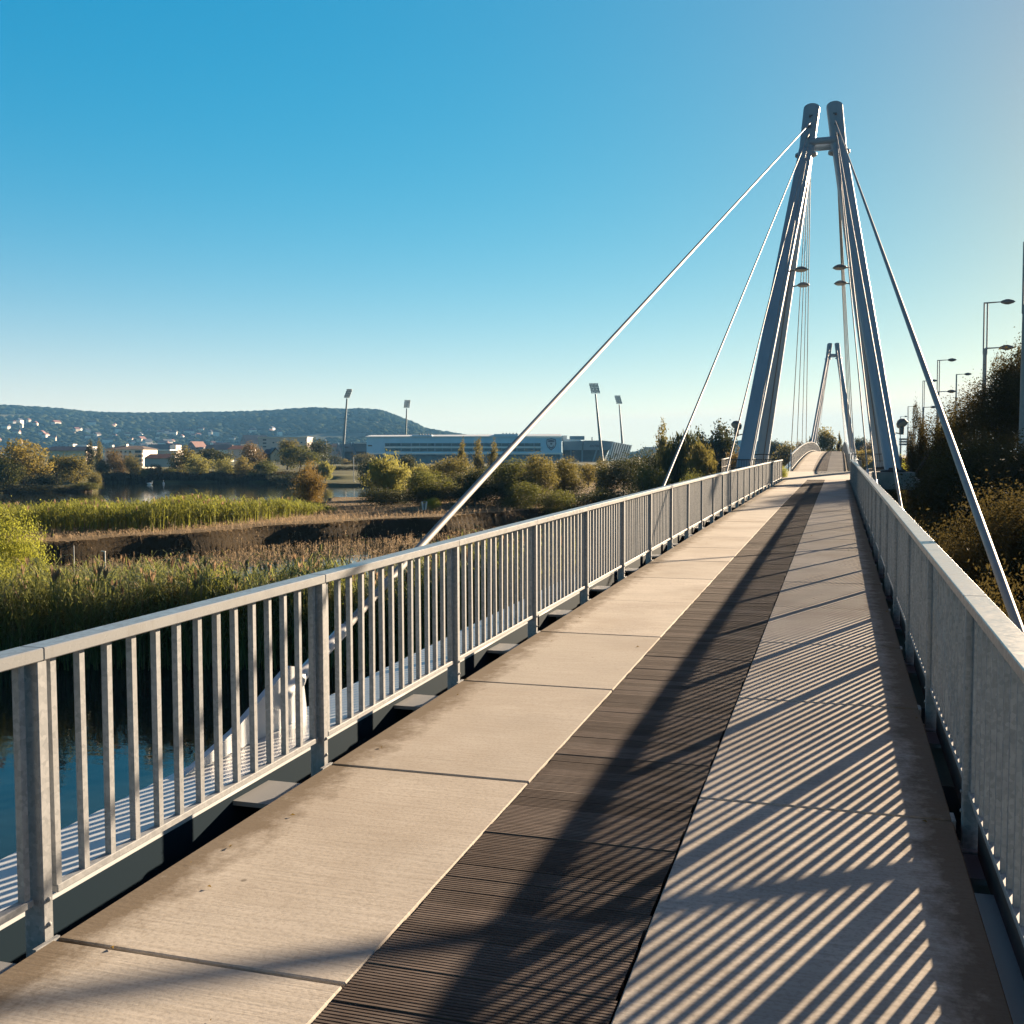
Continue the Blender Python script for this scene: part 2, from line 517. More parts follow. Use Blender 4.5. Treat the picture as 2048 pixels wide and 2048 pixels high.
b.build('timber_strip', M['timber'], bridge)
# underside plates, inner steel channels and the outer box girders with bracket plates
b = MB()
for i in range(len(js) - 1):
    z0, z1 = zd(js[i]), zd(js[i + 1])
    b.hexa([(x, y, z) for z_ in (-.24, -.145) for x, y, z in ((XE0 + .06, js[i], z0 + z_), (XE1 - .06, js[i], z0 + z_), (XE1 - .06, js[i + 1], z1 + z_), (XE0 + .06, js[i + 1], z1 + z_))])
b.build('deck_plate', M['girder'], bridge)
for sx, xi, xo in ((-1, -3.05, -3.50), (1, .93, 1.38)):
    b = MB(); web = MB()
    for i in range(len(js) - 1):
        y0, y1 = js[i], js[i + 1]; z0, z1 = zd(y0), zd(y1)
        a, c = min(xi, xo), max(xi, xo)
        b.hexa([(x, y, z) for z_ in (-.10, -.06) for x, y, z in ((a, y0, z0 + z_), (c, y0, z0 + z_), (c, y1, z1 + z_), (a, y1, z1 + z_))])
        for xx, bb_ in ((xi, web), (xo, b)):
            q = .03 * (1 if xx == a else -1)
            p, r = min(xx, xx + q), max(xx, xx + q)
            bb_.hexa([(x, y, z) for z_ in (-.85, -.10) for x, y, z in ((p, y0, z0 + z_), (r, y0, z0 + z_), (r, y1, z1 + z_), (p, y1, z1 + z_))])
        b.hexa([(x, y, z) for z_ in (-.89, -.85) for x, y, z in ((a, y0, z0 + z_), (c, y0, z0 + z_), (c, y1, z1 + z_), (a, y1, z1 + z_))])
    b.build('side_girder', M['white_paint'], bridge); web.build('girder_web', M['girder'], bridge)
    # inner channel between deck and girder
    b = MB()
    xa, xb = (XE0 - .0, xi) if sx < 0 else (XE1, xi)
    for i in range(len(js) - 1):
        y0, y1 = js[i], js[i + 1]; z0, z1 = zd(y0), zd(y1)
        p, r = min(xa, xb), max(xa, xb)
        b.hexa([(x, y, z) for z_ in (-.62, -.60) for x, y, z in ((p, y0, z0 + z_), (r, y0, z0 + z_), (r, y1, z1 + z_), (p, y1, z1 + z_))])
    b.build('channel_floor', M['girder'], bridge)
    for y in POSTS:
        b = MB(); z = zd(y)
        p, r = (XE0 - .005, xi) if sx < 0 else (XE1 + .005, xi)
        p, r = min(p, r), max(p, r)
        b.box(p, r, y - .34, y + .03, z - .16, z - .135)
        b.box(p, r, y + .005, y + .025, z - .5, z - .162)
        b.build('bracket_plate', M['bracket'], bridge)
    if sx > 0:
        b = MB()
        for i in range(len(js) - 1):
            y0, y1 = js[i] + .06, js[i + 1] - .06; z0, z1 = zd(y0), zd(y1)
            b.hexa([(x, y, z) for z_ in (-.13, .15) for x, y, z in ((.6265, y0, z0 + z_), (.634, y0, z0 + z_), (.634, y1, z1 + z_), (.6265, y1, z1 + z_))])
        b.build('sun_stop_plate', M['rusty'], bridge)  # plate added to keep low sun from passing under the bottom rail
    # cover plate beside the deck close to the viewer
    if sx > 0:
        b = MB(); b.box(XE1 + .012, .70, 1.6, 4.62, zd(3) - .095, zd(3) - .08); b.build('cover_plate', M['cover'], bridge)

# ------------------------------------------------------------------ railings of the near span
RZ = 1.045     # top of handrail above the deck


def near_railing(side, label):
    xc = -2.715 if side < 0 else .605
    root = empty('railing', (xc, POSTS[0], zd(POSTS[0])), label, 'railing')
    inn = 1 if side < 0 else -1
    # handrail: flat bar in lengths, each spanning three panels
    b = MB()
    xa, xb = xc - .052, xc + .052
    n = len(POSTS)
    for i in range(n - 1):
        y0, y1 = POSTS[i], POSTS[i + 1]
        if i % 3 == 0: y0 += .0015
        if (i + 1) % 3 == 0: y1 -= .0015
        if i == n - 2: y1 += .45
        z0, z1 = zd(y0) + RZ, zd(y1) + RZ
        t = .046
        b.hexa([(xa, y0, z0 - t), (xb, y0, z0 - t), (xb, y1, z1 - t), (xa, y1, z1 - t), (xa, y0, z0), (xb, y0, z0), (xb, y1, z1), (xa, y1, z1)])
    b.build('handrail', M['handrail'], root, .004)
    b = MB()
    for i in range(n - 1):
        y0, y1 = POSTS[i] + .075, POSTS[i + 1] - .045
        z0, z1 = zd(y0) + .158, zd(y1) + .158
        b.hexa([(xc - .02, y0, z0 - .028), (xc + .02, y0, z0 - .028), (xc + .02, y1, z1 - .028), (xc - .02, y1, z1 - .028), (xc - .02, y0, z0), (xc + .02, y0, z0), (xc + .02, y1, z1), (xc - .02, y1, z1)])
    b.build('bottom_rail', M['galv'], root, .003)
    pm = MB(); pm.box(-.042, .042, -.025, .025, -.16, RZ - .046)
    pm.box(-.055, .055, -.05, .05, -.135, -.118)
    for bx in (-.048, .048):
        for by in (-.036, .036): pm.lathe((bx, by, -.118), [(0, .014), (.008, .014), (.009, 0)], 6)
    for bz in (.05, .14): pm.lathe((.042 * inn, 0, bz), [(.011, 0), (.010, .008), (0, .009)], 6, (inn, 0, 0))
    pme = pm.mesh('post', M['galv'])
    ox = world_loc(root)
    for y in POSTS:
        o = link('post', pme, root, (0, y - ox.y, zd(y) - ox.z))
        m_ = o.modifiers.new('bevel', 'BEVEL'); m_.width = .004; m_.segments = 1
    bm_ = MB(); bm_.box(-.014, .014, -.014, .014, .157, RZ - .045)
    bme = bm_.mesh('baluster', M['galv'])
    ks = []
    for i in range(n - 1):
        y0, y1 = POSTS[i], POSTS[i + 1]
        for k in range(14):
            ks.append(y0 + .09 + (y1 - y0 - .16) * k / 13)
    vis = [y for y in ks if y > (2.5 if side < 0 else 1.6)]
    near = vis[:98]; rest = [y for y in ks if y not in near]
    for y in near:
        o = link('baluster', bme, root, (random.gauss(0, .0008), y - ox.y + random.gauss(0, .0015), zd(y) - ox.z)); o.rotation_euler = (random.gauss(0, .0022), random.gauss(0, .0015), random.gauss(0, .02))
    b = MB()
    for y in rest: b.box(xc - .014, xc + .014, y - .014, y + .014, zd(y) + .157, zd(y) + RZ - .045)
    b.build('baluster', M['galv'], root)['kind'] = 'stuff'
    return root


near_railing(-1, 'galvanised steel railing along the left edge of the near span, sunlit bars')
near_railing(1, 'galvanised steel railing along the right edge of the near span, in shade')

# ------------------------------------------------------------------ platform round the near pylon
b = MB()
pl = [(-6.0, 56.5), (3.95, 56.5), (3.95, 67.0), (-6.0, 67.0)]
b.hexa([(x, y, zd(y) - .38) for x, y in pl] + [(x, y, zd(y) - .002) for x, y in pl])
b.build('platform_slab', M['plain_concrete'], bridge, .02)
b = MB()
b.box(XE0, XE1, 56.48, 66.9, .3, zd(56.6) + .001)
for x in (-5.0, 2.6): b.box(x - .5, x + .5, 59, 66, -5, .1)
b.build('platform_pier', M['plain_concrete'], bridge)
# main span: slabs, timber strip, fascia
ys = [67 + i * 2.6 for i in range(51)]
for x0, x1, mm, nm, dz in ((XE0, XL, 'concrete', 'concrete_slab', 0), (XR, XE1, 'concrete', 'concrete_slab', 0), (XL + .004, XR - .004, 'timber', 'timber_strip', -.006)):
    b = MB()
    for i in range(50):
        b.val = random.random()
        y0, y1 = ys[i] + .01, ys[i + 1] - .01
        b.hexa([(x0, y0, zd(y0) - .3), (x1, y0, zd(y0) - .3), (x1, y1, zd(y1) - .3), (x0, y1, zd(y1) - .3), (x0, y0, zd(y0) + dz), (x1, y0, zd(y0) + dz), (x1, y1, zd(y1) + dz), (x0, y1, zd(y1) + dz)])
    b.build(nm, M[mm], bridge)
for x0, x1 in ((-3.5, -2.95), (.83, 1.38)):
    b = MB()
    for i in range(50):
        y0, y1 = ys[i], ys[i + 1]
        b.hexa([(x, y, zd(y) + z_) for z_ in (-.9, -.12) for x, y in ((x0, y0), (x1, y0), (x1, y1), (x0, y1))])
    b.build('side_girder', M['white_paint'], bridge)
b = MB(); b.box(-6, 3.95, 197.2, 210, -.6, .78); b.box(-2.65, .53, 210, 330, .3, .78)
b.build('platform_slab', M['plain_concrete'], bridge)


def span_railing(xc, label):
    root = empty('railing', (xc, 67.2, zd(67.2)), label, 'railing')
    yy = [67.2 + i * 2.1 for i in range(60)]
    b = MB(); c = MB(); g = MB()
    for i in range(59):
        y0, y1 = yy[i], yy[i + 1]; z0, z1 = zd(y0), zd(y1)
        b.hexa([(x, y, z + z_) for z_ in (RZ - .046, RZ) for x, y, z in ((xc - .05, y0, z0), (xc + .05, y0, z0), (xc + .05, y1, z1), (xc - .05, y1, z1))])
        c.hexa([(x, y, z + z_) for z_ in (.10, .155) for x, y, z in ((xc - .02, y0, z0), (xc + .02, y0, z0), (xc + .02, y1, z1), (xc - .02, y1, z1))])
        for k in range(1, 15):
            y = y0 + (y1 - y0) * k / 15; g.box(xc - .0125, xc + .0125, y - .01, y + .01, zd(y) + .15, zd(y) + RZ - .045)
    b.build('handrail', M['handrail'], root); c.build('bottom_rail', M['galv'], root)
    g.build('baluster', M['galv'], root)['kind'] = 'stuff'
    pm = MB(); pm.box(-.035, .035, -.025, .025, -.14, RZ - .046); me = pm.mesh('post', M['galv']); ol = world_loc(root)
    for y in yy: link('post', me, root, (0, y - ol.y, zd(y) - ol.z))


span_railing(-2.75, 'curved railing on the left of the arched main span beyond the near pylon')
span_railing(.64, 'railing on the right of the arched main span beyond the near pylon')


def dark_fence(pts, label):
    root = empty('fence', pts[0], label, 'fence')
    b = MB(); g = MB()
    for p, q in zip(pts, pts[1:]):
        p, q = Vector(p), Vector(q); L = (q - p).length; n = max(1, int(L / .13))
        up = Vector((0, 0, 1))
        b.beam(p + up * 1.03, q + up * 1.03, .06, .05); b.beam(p + up * .12, q + up * .12, .04, .04); b.beam(p + up * .62, q + up * .62, .03, .03)
        for k in range(n + 1):
            c = p.lerp(q, k / n); g.beam(c + up * .1, c + up * 1.0, .016, .016)
        m_ = max(1, round(L / 1.7))
        for k in range(m_ + 1):
            c = p.lerp(q, k / m_); t = MB(); t.beam(c, c + up * 1.005, .06, .06); t.build('post', M['dark_steel'], root)
    b.build('rail', M['dark_steel'], root); g.build('picket', M['dark_steel'], root)


dark_fence([(-2.85, 56.6, .5), (-5.9, 56.6, .5), (-5.9, 61.5, .62)], 'dark picket fence on the left front edge of the pylon platform')
dark_fence([(-2.9, 66.9, .78), (-5.0, 66.9, .78)], 'dark picket fence left of where the main span railing starts')
dark_fence([(.75, 66.9, .78), (2.9, 66.9, .78), (3.2, 60, .6)], 'dark picket fence behind the front right leg of the near pylon')

# ------------------------------------------------------------------ pylons


def pylon(y0, label, cap=1.):
    root = empty('bridge_pylon', (CX, y0, .9), label, 'pylon')
    for s in (-1, 1):
        top = Vector((CX + s * .62, y0, 21.35)); col = Vector((CX + s * .90, y0, 18.9))
        # head: wide half round housing, slanted top
        d = (top - col)
        b = MB(); n = 40
        sup = lambda a: (abs(math.cos(a)) ** 3.2 + abs(math.sin(a)) ** 3.2) ** (-1 / 3.2)
        ring = lambda c, r, tilt: [c + Vector((math.cos(2 * math.pi * k / n) * r * sup(2 * math.pi * k / n), math.sin(2 * math.pi * k / n) * r * .95 * sup(2 * math.pi * k / n), tilt * math.sin(2 * math.pi * k / n) * r - (.05 * math.cos(4 * math.pi * k / n) if tilt else 0))) for k in range(n)]
        rr = [ring(col + Vector((0, 0, -.15)), .425, 0), ring(col.lerp(top, .5), .43, 0), ring(top, .445, -.35)]
        vs_ = [q for r in rr for q in r]
        b.add(vs_, [(i * n + k, i * n + (k + 1) % n, (i + 1) * n + (k + 1) % n, (i + 1) * n + k) for i in range(2) for k in range(n)], True)
        b.add(rr[2], [tuple(range(n))]); b.add(rr[0], [tuple(reversed(range(n)))])
        head = b.build('pylon_head', M['pylon'], root)
        # cable sockets on the head
        for fy in (-1, 1):
            b = MB()
            for k in range(4):
                c = top.lerp(col, .2 + .24 * k) + Vector((-.03 * s, fy * .42, 0))
                b.tube([c, c + Vector((s * .06, fy * .16, -.10))], [.055, .05], 8); b.box(c.x - .09, c.x + .09, c.y - .03, c.y + .03, c.z - .03, c.z + .05)
            b.build('cable_socket', M['lamp_metal'], head)
        b = MB(); b.lathe(col + Vector((0, -.12, -.1)), [(.44, -.08), (.60, -.08), (.60, .05), (.44, .05)], 24); b.build('collar', M['pylon'], root)
        for fy, yb in ((-1, -6.5), (1, 6.5)):
            foot = Vector((CX + s * 3.72, y0 + yb, .95)); topj = col + Vector((0, fy * .30, .15))
            b = MB(); b.boxtube([foot, foot.lerp(topj, .5), topj], [.40, .40, .39])
            leg = b.build('pylon_leg', M['pylon'], root)
            dv = (topj - foot)
            # dark duct down the face of each rear leg
            if fy > 0:
                off = Vector((s * -.12, -.42, 0))
                b = MB(); b.tube([foot + off + dv * .02, foot + off + dv * .93], .03, 8); b.build('cable_duct', M['lamp_metal'], leg)
            b = MB(); b.lathe(foot, [(.0, -.06), (.62, -.06), (.62, .03), (.45, .06), (.40, .16)], 24); b.build('base_plate', M['dark_steel'], leg)
            b = MB(); b.box(foot.x - 1.0, foot.x + 1.0, foot.y - .9, foot.y + .9, .3 if yb > 0 else .02, .89); b.build('plinth', M['plain_concrete'], root, .03)
    for fy in (-1, 1):
        b = MB(); zb_ = 19.5 if fy < 0 else 19.2; b.tube([(CX - .7, y0 + fy * .3, zb_ + .05 * fy), (CX + .7, y0 + fy * .3, zb_ + .05 * fy)], .19, 16); b.build('crossbeam', M['pylon'], root)
    return root


Y1, Y2 = 63.5, 197.0
pylon(Y1, 'near pylon of four slanted grey steel tubes, tallest thing in view')
pylon(Y2, 'far pylon seen small between the legs of the near one')


def leg_point(s, yb, z, y0=Y1):
    foot = Vector((CX + s * 3.72, y0 + yb, .95)); topj = Vector((CX + s * .90, y0 + math.copysign(.3, yb), 19.05))
    return foot.lerp(topj, (z - foot.z) / (topj.z - foot.z))


for s, yb, lab in ((-1, -6.5, 'saucer lamp on the front left leg of the near pylon'), (-1, 6.5, 'saucer lamp on the rear left leg of the near pylon'),
                   (1, -6.5, 'saucer lamp on the front right leg of the near pylon'), (1, 6.5, 'saucer lamp on the rear right leg of the near pylon')):
    c = leg_point(s, yb, 11.85); h = c + Vector((-s * (.95 if yb > 0 else 1.0), 0, .05))
    root = empty('pylon_lamp', c, lab, 'lamp', 'lamps on the near pylon')
    b = MB(); b.tube([c + Vector((-s * .3, 0, 0)), h + Vector((s * .25, 0, 0))], [.05, .035], 8); b.build('lamp_arm', M['lamp_metal'], root)
    b = MB(); b.lathe(h, [(.0, .17), (.16, .16), (.30, .09), (.40, 0), (.36, -.03)], 20); b.build('lamp_shade', M['lamp_metal'], root)
    b = MB(); b.lathe(h, [(.36, -.03), (.22, -.10), (.0, -.13)], 20); b.build('lamp_glass', M['lamp_glass'], root)
for s, lab in ((-1, 'round floodlight low on the front left pylon leg'), (1, 'round floodlight low on the front right pylon leg')):
    c = leg_point(s, -6.5, 2.95)
    root = empty('floodlight', c, lab, 'floodlight')
    h = c + Vector((s * .72, -.05, .42))
    b = MB(); b.tube([c + Vector((s * .35, 0, -.05)), h + Vector((0, 0, -.55))], .03, 8); b.tube([h + Vector((0, 0, -.58)), h + Vector((0, 0, -.2))], [.11, .13], 12); b.build('mount', M['lamp_metal'], root)
    ax = Vector((s * .3, -.35, -.55)).normalized()
    b = MB(); b.lathe(h, [(0, -.20), (.16, -.18), (.27, -.06), (.30, .08), (.29, .10)], 18, ax); b.build('lamp_shade', M['lamp_metal'], root)
    b = MB(); b.lathe(h, [(.285, .10), (.15, .13), (0, .14)], 18, ax); b.build('lamp_glass', M['lamp_glass'], root)

# ------------------------------------------------------------------ stay cables
ordn = ['first', 'second', 'third', 'fourth']


def stay(s, ytop, k, ydeck, label, anchor=False, r=.031, up=1):
    top = Vector((CX + s * (.66 + .05 * k), ytop, 20.45 - .55 * k))
    low = Vector((-1.13 + s * (2.28 if s < 0 or k or ydeck > 60 else 2.215), ydeck, zd(ydeck) + .12))
    root = empty('stay_cable', low, label, 'cable', 'stay cables of the footbridge')
    d = (top - low).normalized()
    b = MB(); b.tube([low + d * (.9 if anchor else .3), top], r if k == 0 else r * .85, 10, False); b.build('strand', M['cable'], root)
    b = MB(); b.tube([low, low + d * .25, low + d * .3, low + d * .95], [.06, .06, .045, .045], 12); b.build('socket', M['white_paint'], root)
    # gusset plate on the side girder
    g = MB(); x = low.x; z = zd(ydeck) - .06; e = -1 if d.y > 0 else 1
    poly = [(x - .02, ydeck + e * 1.05, z), (x - .02, ydeck + e * .55, z + .12), (x - .02, ydeck - e * .12, z + .38), (x - .02, ydeck - e * .28, z + .34), (x - .02, ydeck - e * .35, z)]
    g.prism(poly, (.04, 0, 0)); g.build('gusset_plate', M['white_paint'], root)


for s, nm, yds in ((-1, 'left', (5.98, 19.4, 32.5, 41.9)), (1, 'right', (5.45, 19.7, 33.6, 43.2))):
    for k, yd_ in enumerate(yds):
        stay(s, Y1 - .5, k, yd_, f'{nm} side stay cable of the near span, {ordn[k]} landing counted from the viewer', anchor=True)
    for k, yd_ in enumerate((121., 107.5, 94., 82.)):
        stay(s, Y1 + .5, k, yd_, f'{nm} side stay cable behind the near pylon, {ordn[3-k]} landing counted from the pylon')
    for k, yd_ in enumerate((139.5, 153., 166.5, 180.)):
        stay(s, Y2 - .5, k, yd_, f'{nm} side stay cable of the far pylon, {ordn[k]} landing counted from the viewer')
# ------------------------------------------------------------------ terrain
A0 = np.array([-42.5, 47.6]); BT = np.array([.384, .923]); BN = np.array([-.923, .384])
WATER = -4.25
sst = lambda a, b, x: np.clip((x - a) / (b - a), 0, 1) ** 2 * (3 - 2 * np.clip((x - a) / (b - a), 0, 1))
HPX = [-400, 0, 60, 110, 200, 300, 400, 460, 520, 580, 640, 690, 720, 760, 790, 820, 850, 880, 920, 950, 1000, 1100, 1270, 1300, 1400, 1500, 1600, 1800, 2500]
HPY = [808, 812, 815, 817, 824, 827, 827, 826, 824, 820, 818, 821, 819, 821, 830, 842, 855, 860, 866, 872, 890, 905, 905, 895, 881, 881, 890, 902, 906]


def lump(x, y, s, seed):
    r = np.random.RandomState(seed); o = np.zeros_like(x)
    for k in range(7):
        a = r.uniform(0, 6.28); f = s * r.uniform(.6, 2.4); o += np.sin((x * math.cos(a) + y * math.sin(a)) * f + r.uniform(0, 6.28)) / 7
    return o


def frame(x, y):
    v = x * _fw.x + y * _fw.y
    v = v / math.hypot(_fw.x, _fw.y)
    u = x * _r0.x + y * _r0.y
    px = np.where(v > 1, 1024 + F_PX * u / np.maximum(v, 1), np.where(u > 0, 5000, -5000))
    return px, v


def hill_z(px, v):
    hy = np.interp(px, HPX, HPY) + 8
    H = 1.75 + (912.4 + .00339 * (1024 - px) - hy) * 2600 / F_PX
    up = -1.9 + (H + 1.9) * sst(1350, 2600, v)
    dn = H * (1 - .35 * sst(2650, 3600, v))
    return np.where(v < 2600, up, dn)


def terrain(x, y):
    px, v = frame(x, y)
    s = (x - A0[0]) * BN[0] + (y - A0[1]) * BN[1]
    a = (x - A0[0]) * BT[0] + (y - A0[1]) * BT[1]
    s = s + .7 * np.sin(a * .23) + .4 * np.sin(a * .61 + 1)
    # inland flat behind the berm
    z = -3.15 + .12 * lump(x, y, .12, 2)
    z = z + .55 * np.exp(-((s - 9) / 4.) ** 2) * sst(28, 44, a)
    # berm crest, shaded face and wet canal bed
    z = np.where(s < 3, np.maximum(z, -2.9 + .08 * lump(x, y, .8, 5)), z)
    face = -2.9 - 1.4 * np.clip((-.1 - s) / .42, 0, 1) - .05 * sst(-1, -4, s)
    z = np.where(s < 0, face + .07 * lump(x, y, 1.4, 6), z)
    bed = -4.35 - 1.6 * sst(-2, 3, (30 - v))
    z = np.where((s < -4.2), np.minimum(bed + .1 * lump(x, y, .6, 7), z), z)
    # lake
    near = np.interp(px, [-2000, 560, 640, 660, 745, 775], [88, 90, 112, 134, 134, 134])
    far = np.interp(px, [-2000, 185, 205, 600, 640, 775], [187, 187, 250, 250, 214, 212])
    far = far + 3 * np.sin(px * .03) + 2 * np.sin(px * .071)
    inl = sst(-3, 3, v - near) * sst(-4, 2, far - v) * sst(-8, 8, 772 - px)
    z = z - 2.6 * inl
    # far bank terraces rising to the plain
    fb = -3.75 + .5 * sst(0, 14, v - far) + .9 * sst(14, 20, v - far) + .5 * sst(30, 60, v - far)
    z = np.where((v > far) & (px < 772), np.minimum(fb, -1.9), z)
    z = np.where((px >= 772) & (v > 134), -3.15 + 1.25 * sst(140, 300, v), z)
    # river under the main span
    riv = sst(76, 84, y) * sst(0, 8, 190 - y) * sst(-9, -4, x)
    z = np.where(riv > 0, z * (1 - riv) + -6.2 * riv, z)
    # right bank and road embankment
    rb = -4.6 + 5.7 * sst(1.9, 8.5, x)
    rmask = (x > 1.9) & ((y < 78) | (y > 190))
    z = np.where(rmask & (v < 900), np.maximum(np.where(x > 1.9, rb, z), -4.6) + .1 * lump(x, y, .5, 9), z)
    z = np.where((x > 12) & (y >= 76) & (y <= 192), -5, z)
    # hills
    hz = hill_z(px, v)
    z = np.where(v > 1350, np.maximum(hz + 6 * lump(x, y, .012, 11) * sst(1400, 1900, v), -2.2), z)
    return z


rad = np.concatenate([[0.5, 2, 4, 6], np.exp(np.linspace(math.log(8), math.log(60), 190)), np.exp(np.linspace(math.log(60.3), math.log(110), 200)), np.exp(np.linspace(math.log(110.8), math.log(300), 120)), np.exp(np.linspace(math.log(303), math.log(4200), 110))])
heading = math.atan2(_fw.x, _fw.y)
ang = np.concatenate([heading + np.radians(np.linspace(-34, 34, 260)), heading + np.radians(np.linspace(36, 324, 60))])
RR, AA = np.meshgrid(rad, ang, indexing='ij')
GX, GY = RR * np.sin(AA), RR * np.cos(AA)
GZ = terrain(GX, GY)
na = len(ang); nr = len(rad)
I, J = np.meshgrid(np.arange(nr - 1), np.arange(na), indexing='ij')
fq = np.stack([I * na + J, (I + 1) * na + J, (I + 1) * na + (J + 1) % na, I * na + (J + 1) % na], -1).reshape(-1, 4)
me = from_np('ground', np.stack([GX, GY, GZ], -1).reshape(-1, 3), fq[:, ::-1], M['ground'], smooth=True)
me.materials.append(M['hill']); me.materials.append(M['far_grass'])
r_ij = RR[I, J].ravel()
me.polygons.foreach_set('material_index', np.where(r_ij > 1300, 1, np.where(r_ij > 205, 2, 0)).astype(np.int32)); me.update()
tag(link('ground', me), kind='structure')
wv = np.array([(-900, -60, WATER), (500, -60, WATER), (500, 700, WATER), (-900, 700, WATER)], float)
tag(link('water', from_np('water', wv, [[0, 1, 2, 3]], M['water'])), kind='structure')


def gz(x, y): return float(terrain(np.array([float(x)]), np.array([float(y)]))[0])


# road on the right-hand embankment
b = MB(); b.prism([(9.5, -20, 1.16), (19, -20, 1.16), (24, 320, 1.16), (14.5, 320, 1.16)], (0, 0, .05))
tag(b.build('road', M['asphalt']), kind='structure')

# hillside forest: thousands of far crowns reading as one mass
rs = np.random.RandomState(5)
ico_v, ico_f = None, None
bmx = bmesh.new(); bmesh.ops.create_icosphere(bmx, subdivisions=2, radius=1.0)
ico_v = np.array([v.co[:] for v in bmx.verts]); ico_f = np.array([[v.index for v in f.verts] for f in bmx.faces]); bmx.free()
N = 12500
hpx = rs.uniform(-120, 1120, N); hv = np.where(rs.rand(N) < .35, rs.uniform(2420, 2680, N), 1400 + 1250 * rs.rand(N) ** .8)
hpx = np.where(rs.rand(N) < .08, rs.uniform(1230, 1560, N), hpx)
cx, cy = [], []
for p, v_ in zip(hpx, hv):
    X_, Y_ = ground_at(p, v_); cx.append(X_); cy.append(Y_)
cx, cy = np.array(cx), np.array(cy); cz = terrain(cx, cy)
keep = (lump(cx, cy, .016, 21) > -.22) | (hv > 2300)
cx, cy, cz = cx[keep], cy[keep], cz[keep]; n = len(cx)
sc = rs.uniform(5.5, 9.5, (n, 1, 1)); st = np.concatenate([sc * rs.uniform(.8, 1.3, (n, 1, 1)), sc * rs.uniform(.8, 1.3, (n, 1, 1)), sc * rs.uniform(.5, .8, (n, 1, 1))], 2)
jit = 1 + .16 * (rs.rand(n, len(ico_v), 1) - .5)
VV = ico_v[None] * jit * st + np.stack([cx, cy, cz + sc[:, 0, 0] * .30], -1)[:, None]
FF = ico_f[None] + (np.arange(n) * len(ico_v))[:, None, None]
tag(link('hillside_forest', from_np('hillside_forest', VV.reshape(-1, 3), FF.reshape(-1, 3), M['hillwood'], np.repeat(np.clip(.5 + .9 * lump(cx, cy, .012, 44) + .8 * lump(cx, cy, .035, 45) + rs.normal(0, .12, n), 0, 1), len(ico_f)), True)),
    'bluish green woods covering the long distant hill', 'forest', kind='stuff')

# houses dotted over the hillside (a few pixels each)
hp = []
protos = []
for i, (wm, rm) in enumerate((('wall_white', 'roof_red'), ('wall_white', 'roof_slate'), ('wall_cream', 'roof_red'), ('wall_white', 'roof_brown'))):
    b = MB(); b.box(-5.5, 5.5, -4, 4, -3, 5.5); b.mi = 1
    b.prism([(-6, -4.5, 5.4), (-6, 4.5, 5.4), (-6, 0, 9)], (12, 0, 0)); protos.append(b.mesh('hill_house', [M[wm], M[rm]]))
for i in range(100):
    t = rs.rand()
    p = rs.uniform(270, 585) if t < .68 else rs.uniform(-10, 290)
    v_ = rs.uniform(1400, 1960) if p > 270 else rs.uniform(1650, 2080)
    X_, Y_ = ground_at(p, v_)
    o = link('hill_house', protos[i % 4], None, (X_, Y_, gz(X_, Y_) + 4.5)); o.rotation_euler.z = rs.uniform(0, 3.14); k = rs.uniform(.55, 1.15); o.scale = (k * rs.uniform(.8, 1.5), k, k)
    tag(o, 'small pale house among the trees on the distant hillside', 'house', 'houses scattered over the distant hillside')

# ------------------------------------------------------------------ plants


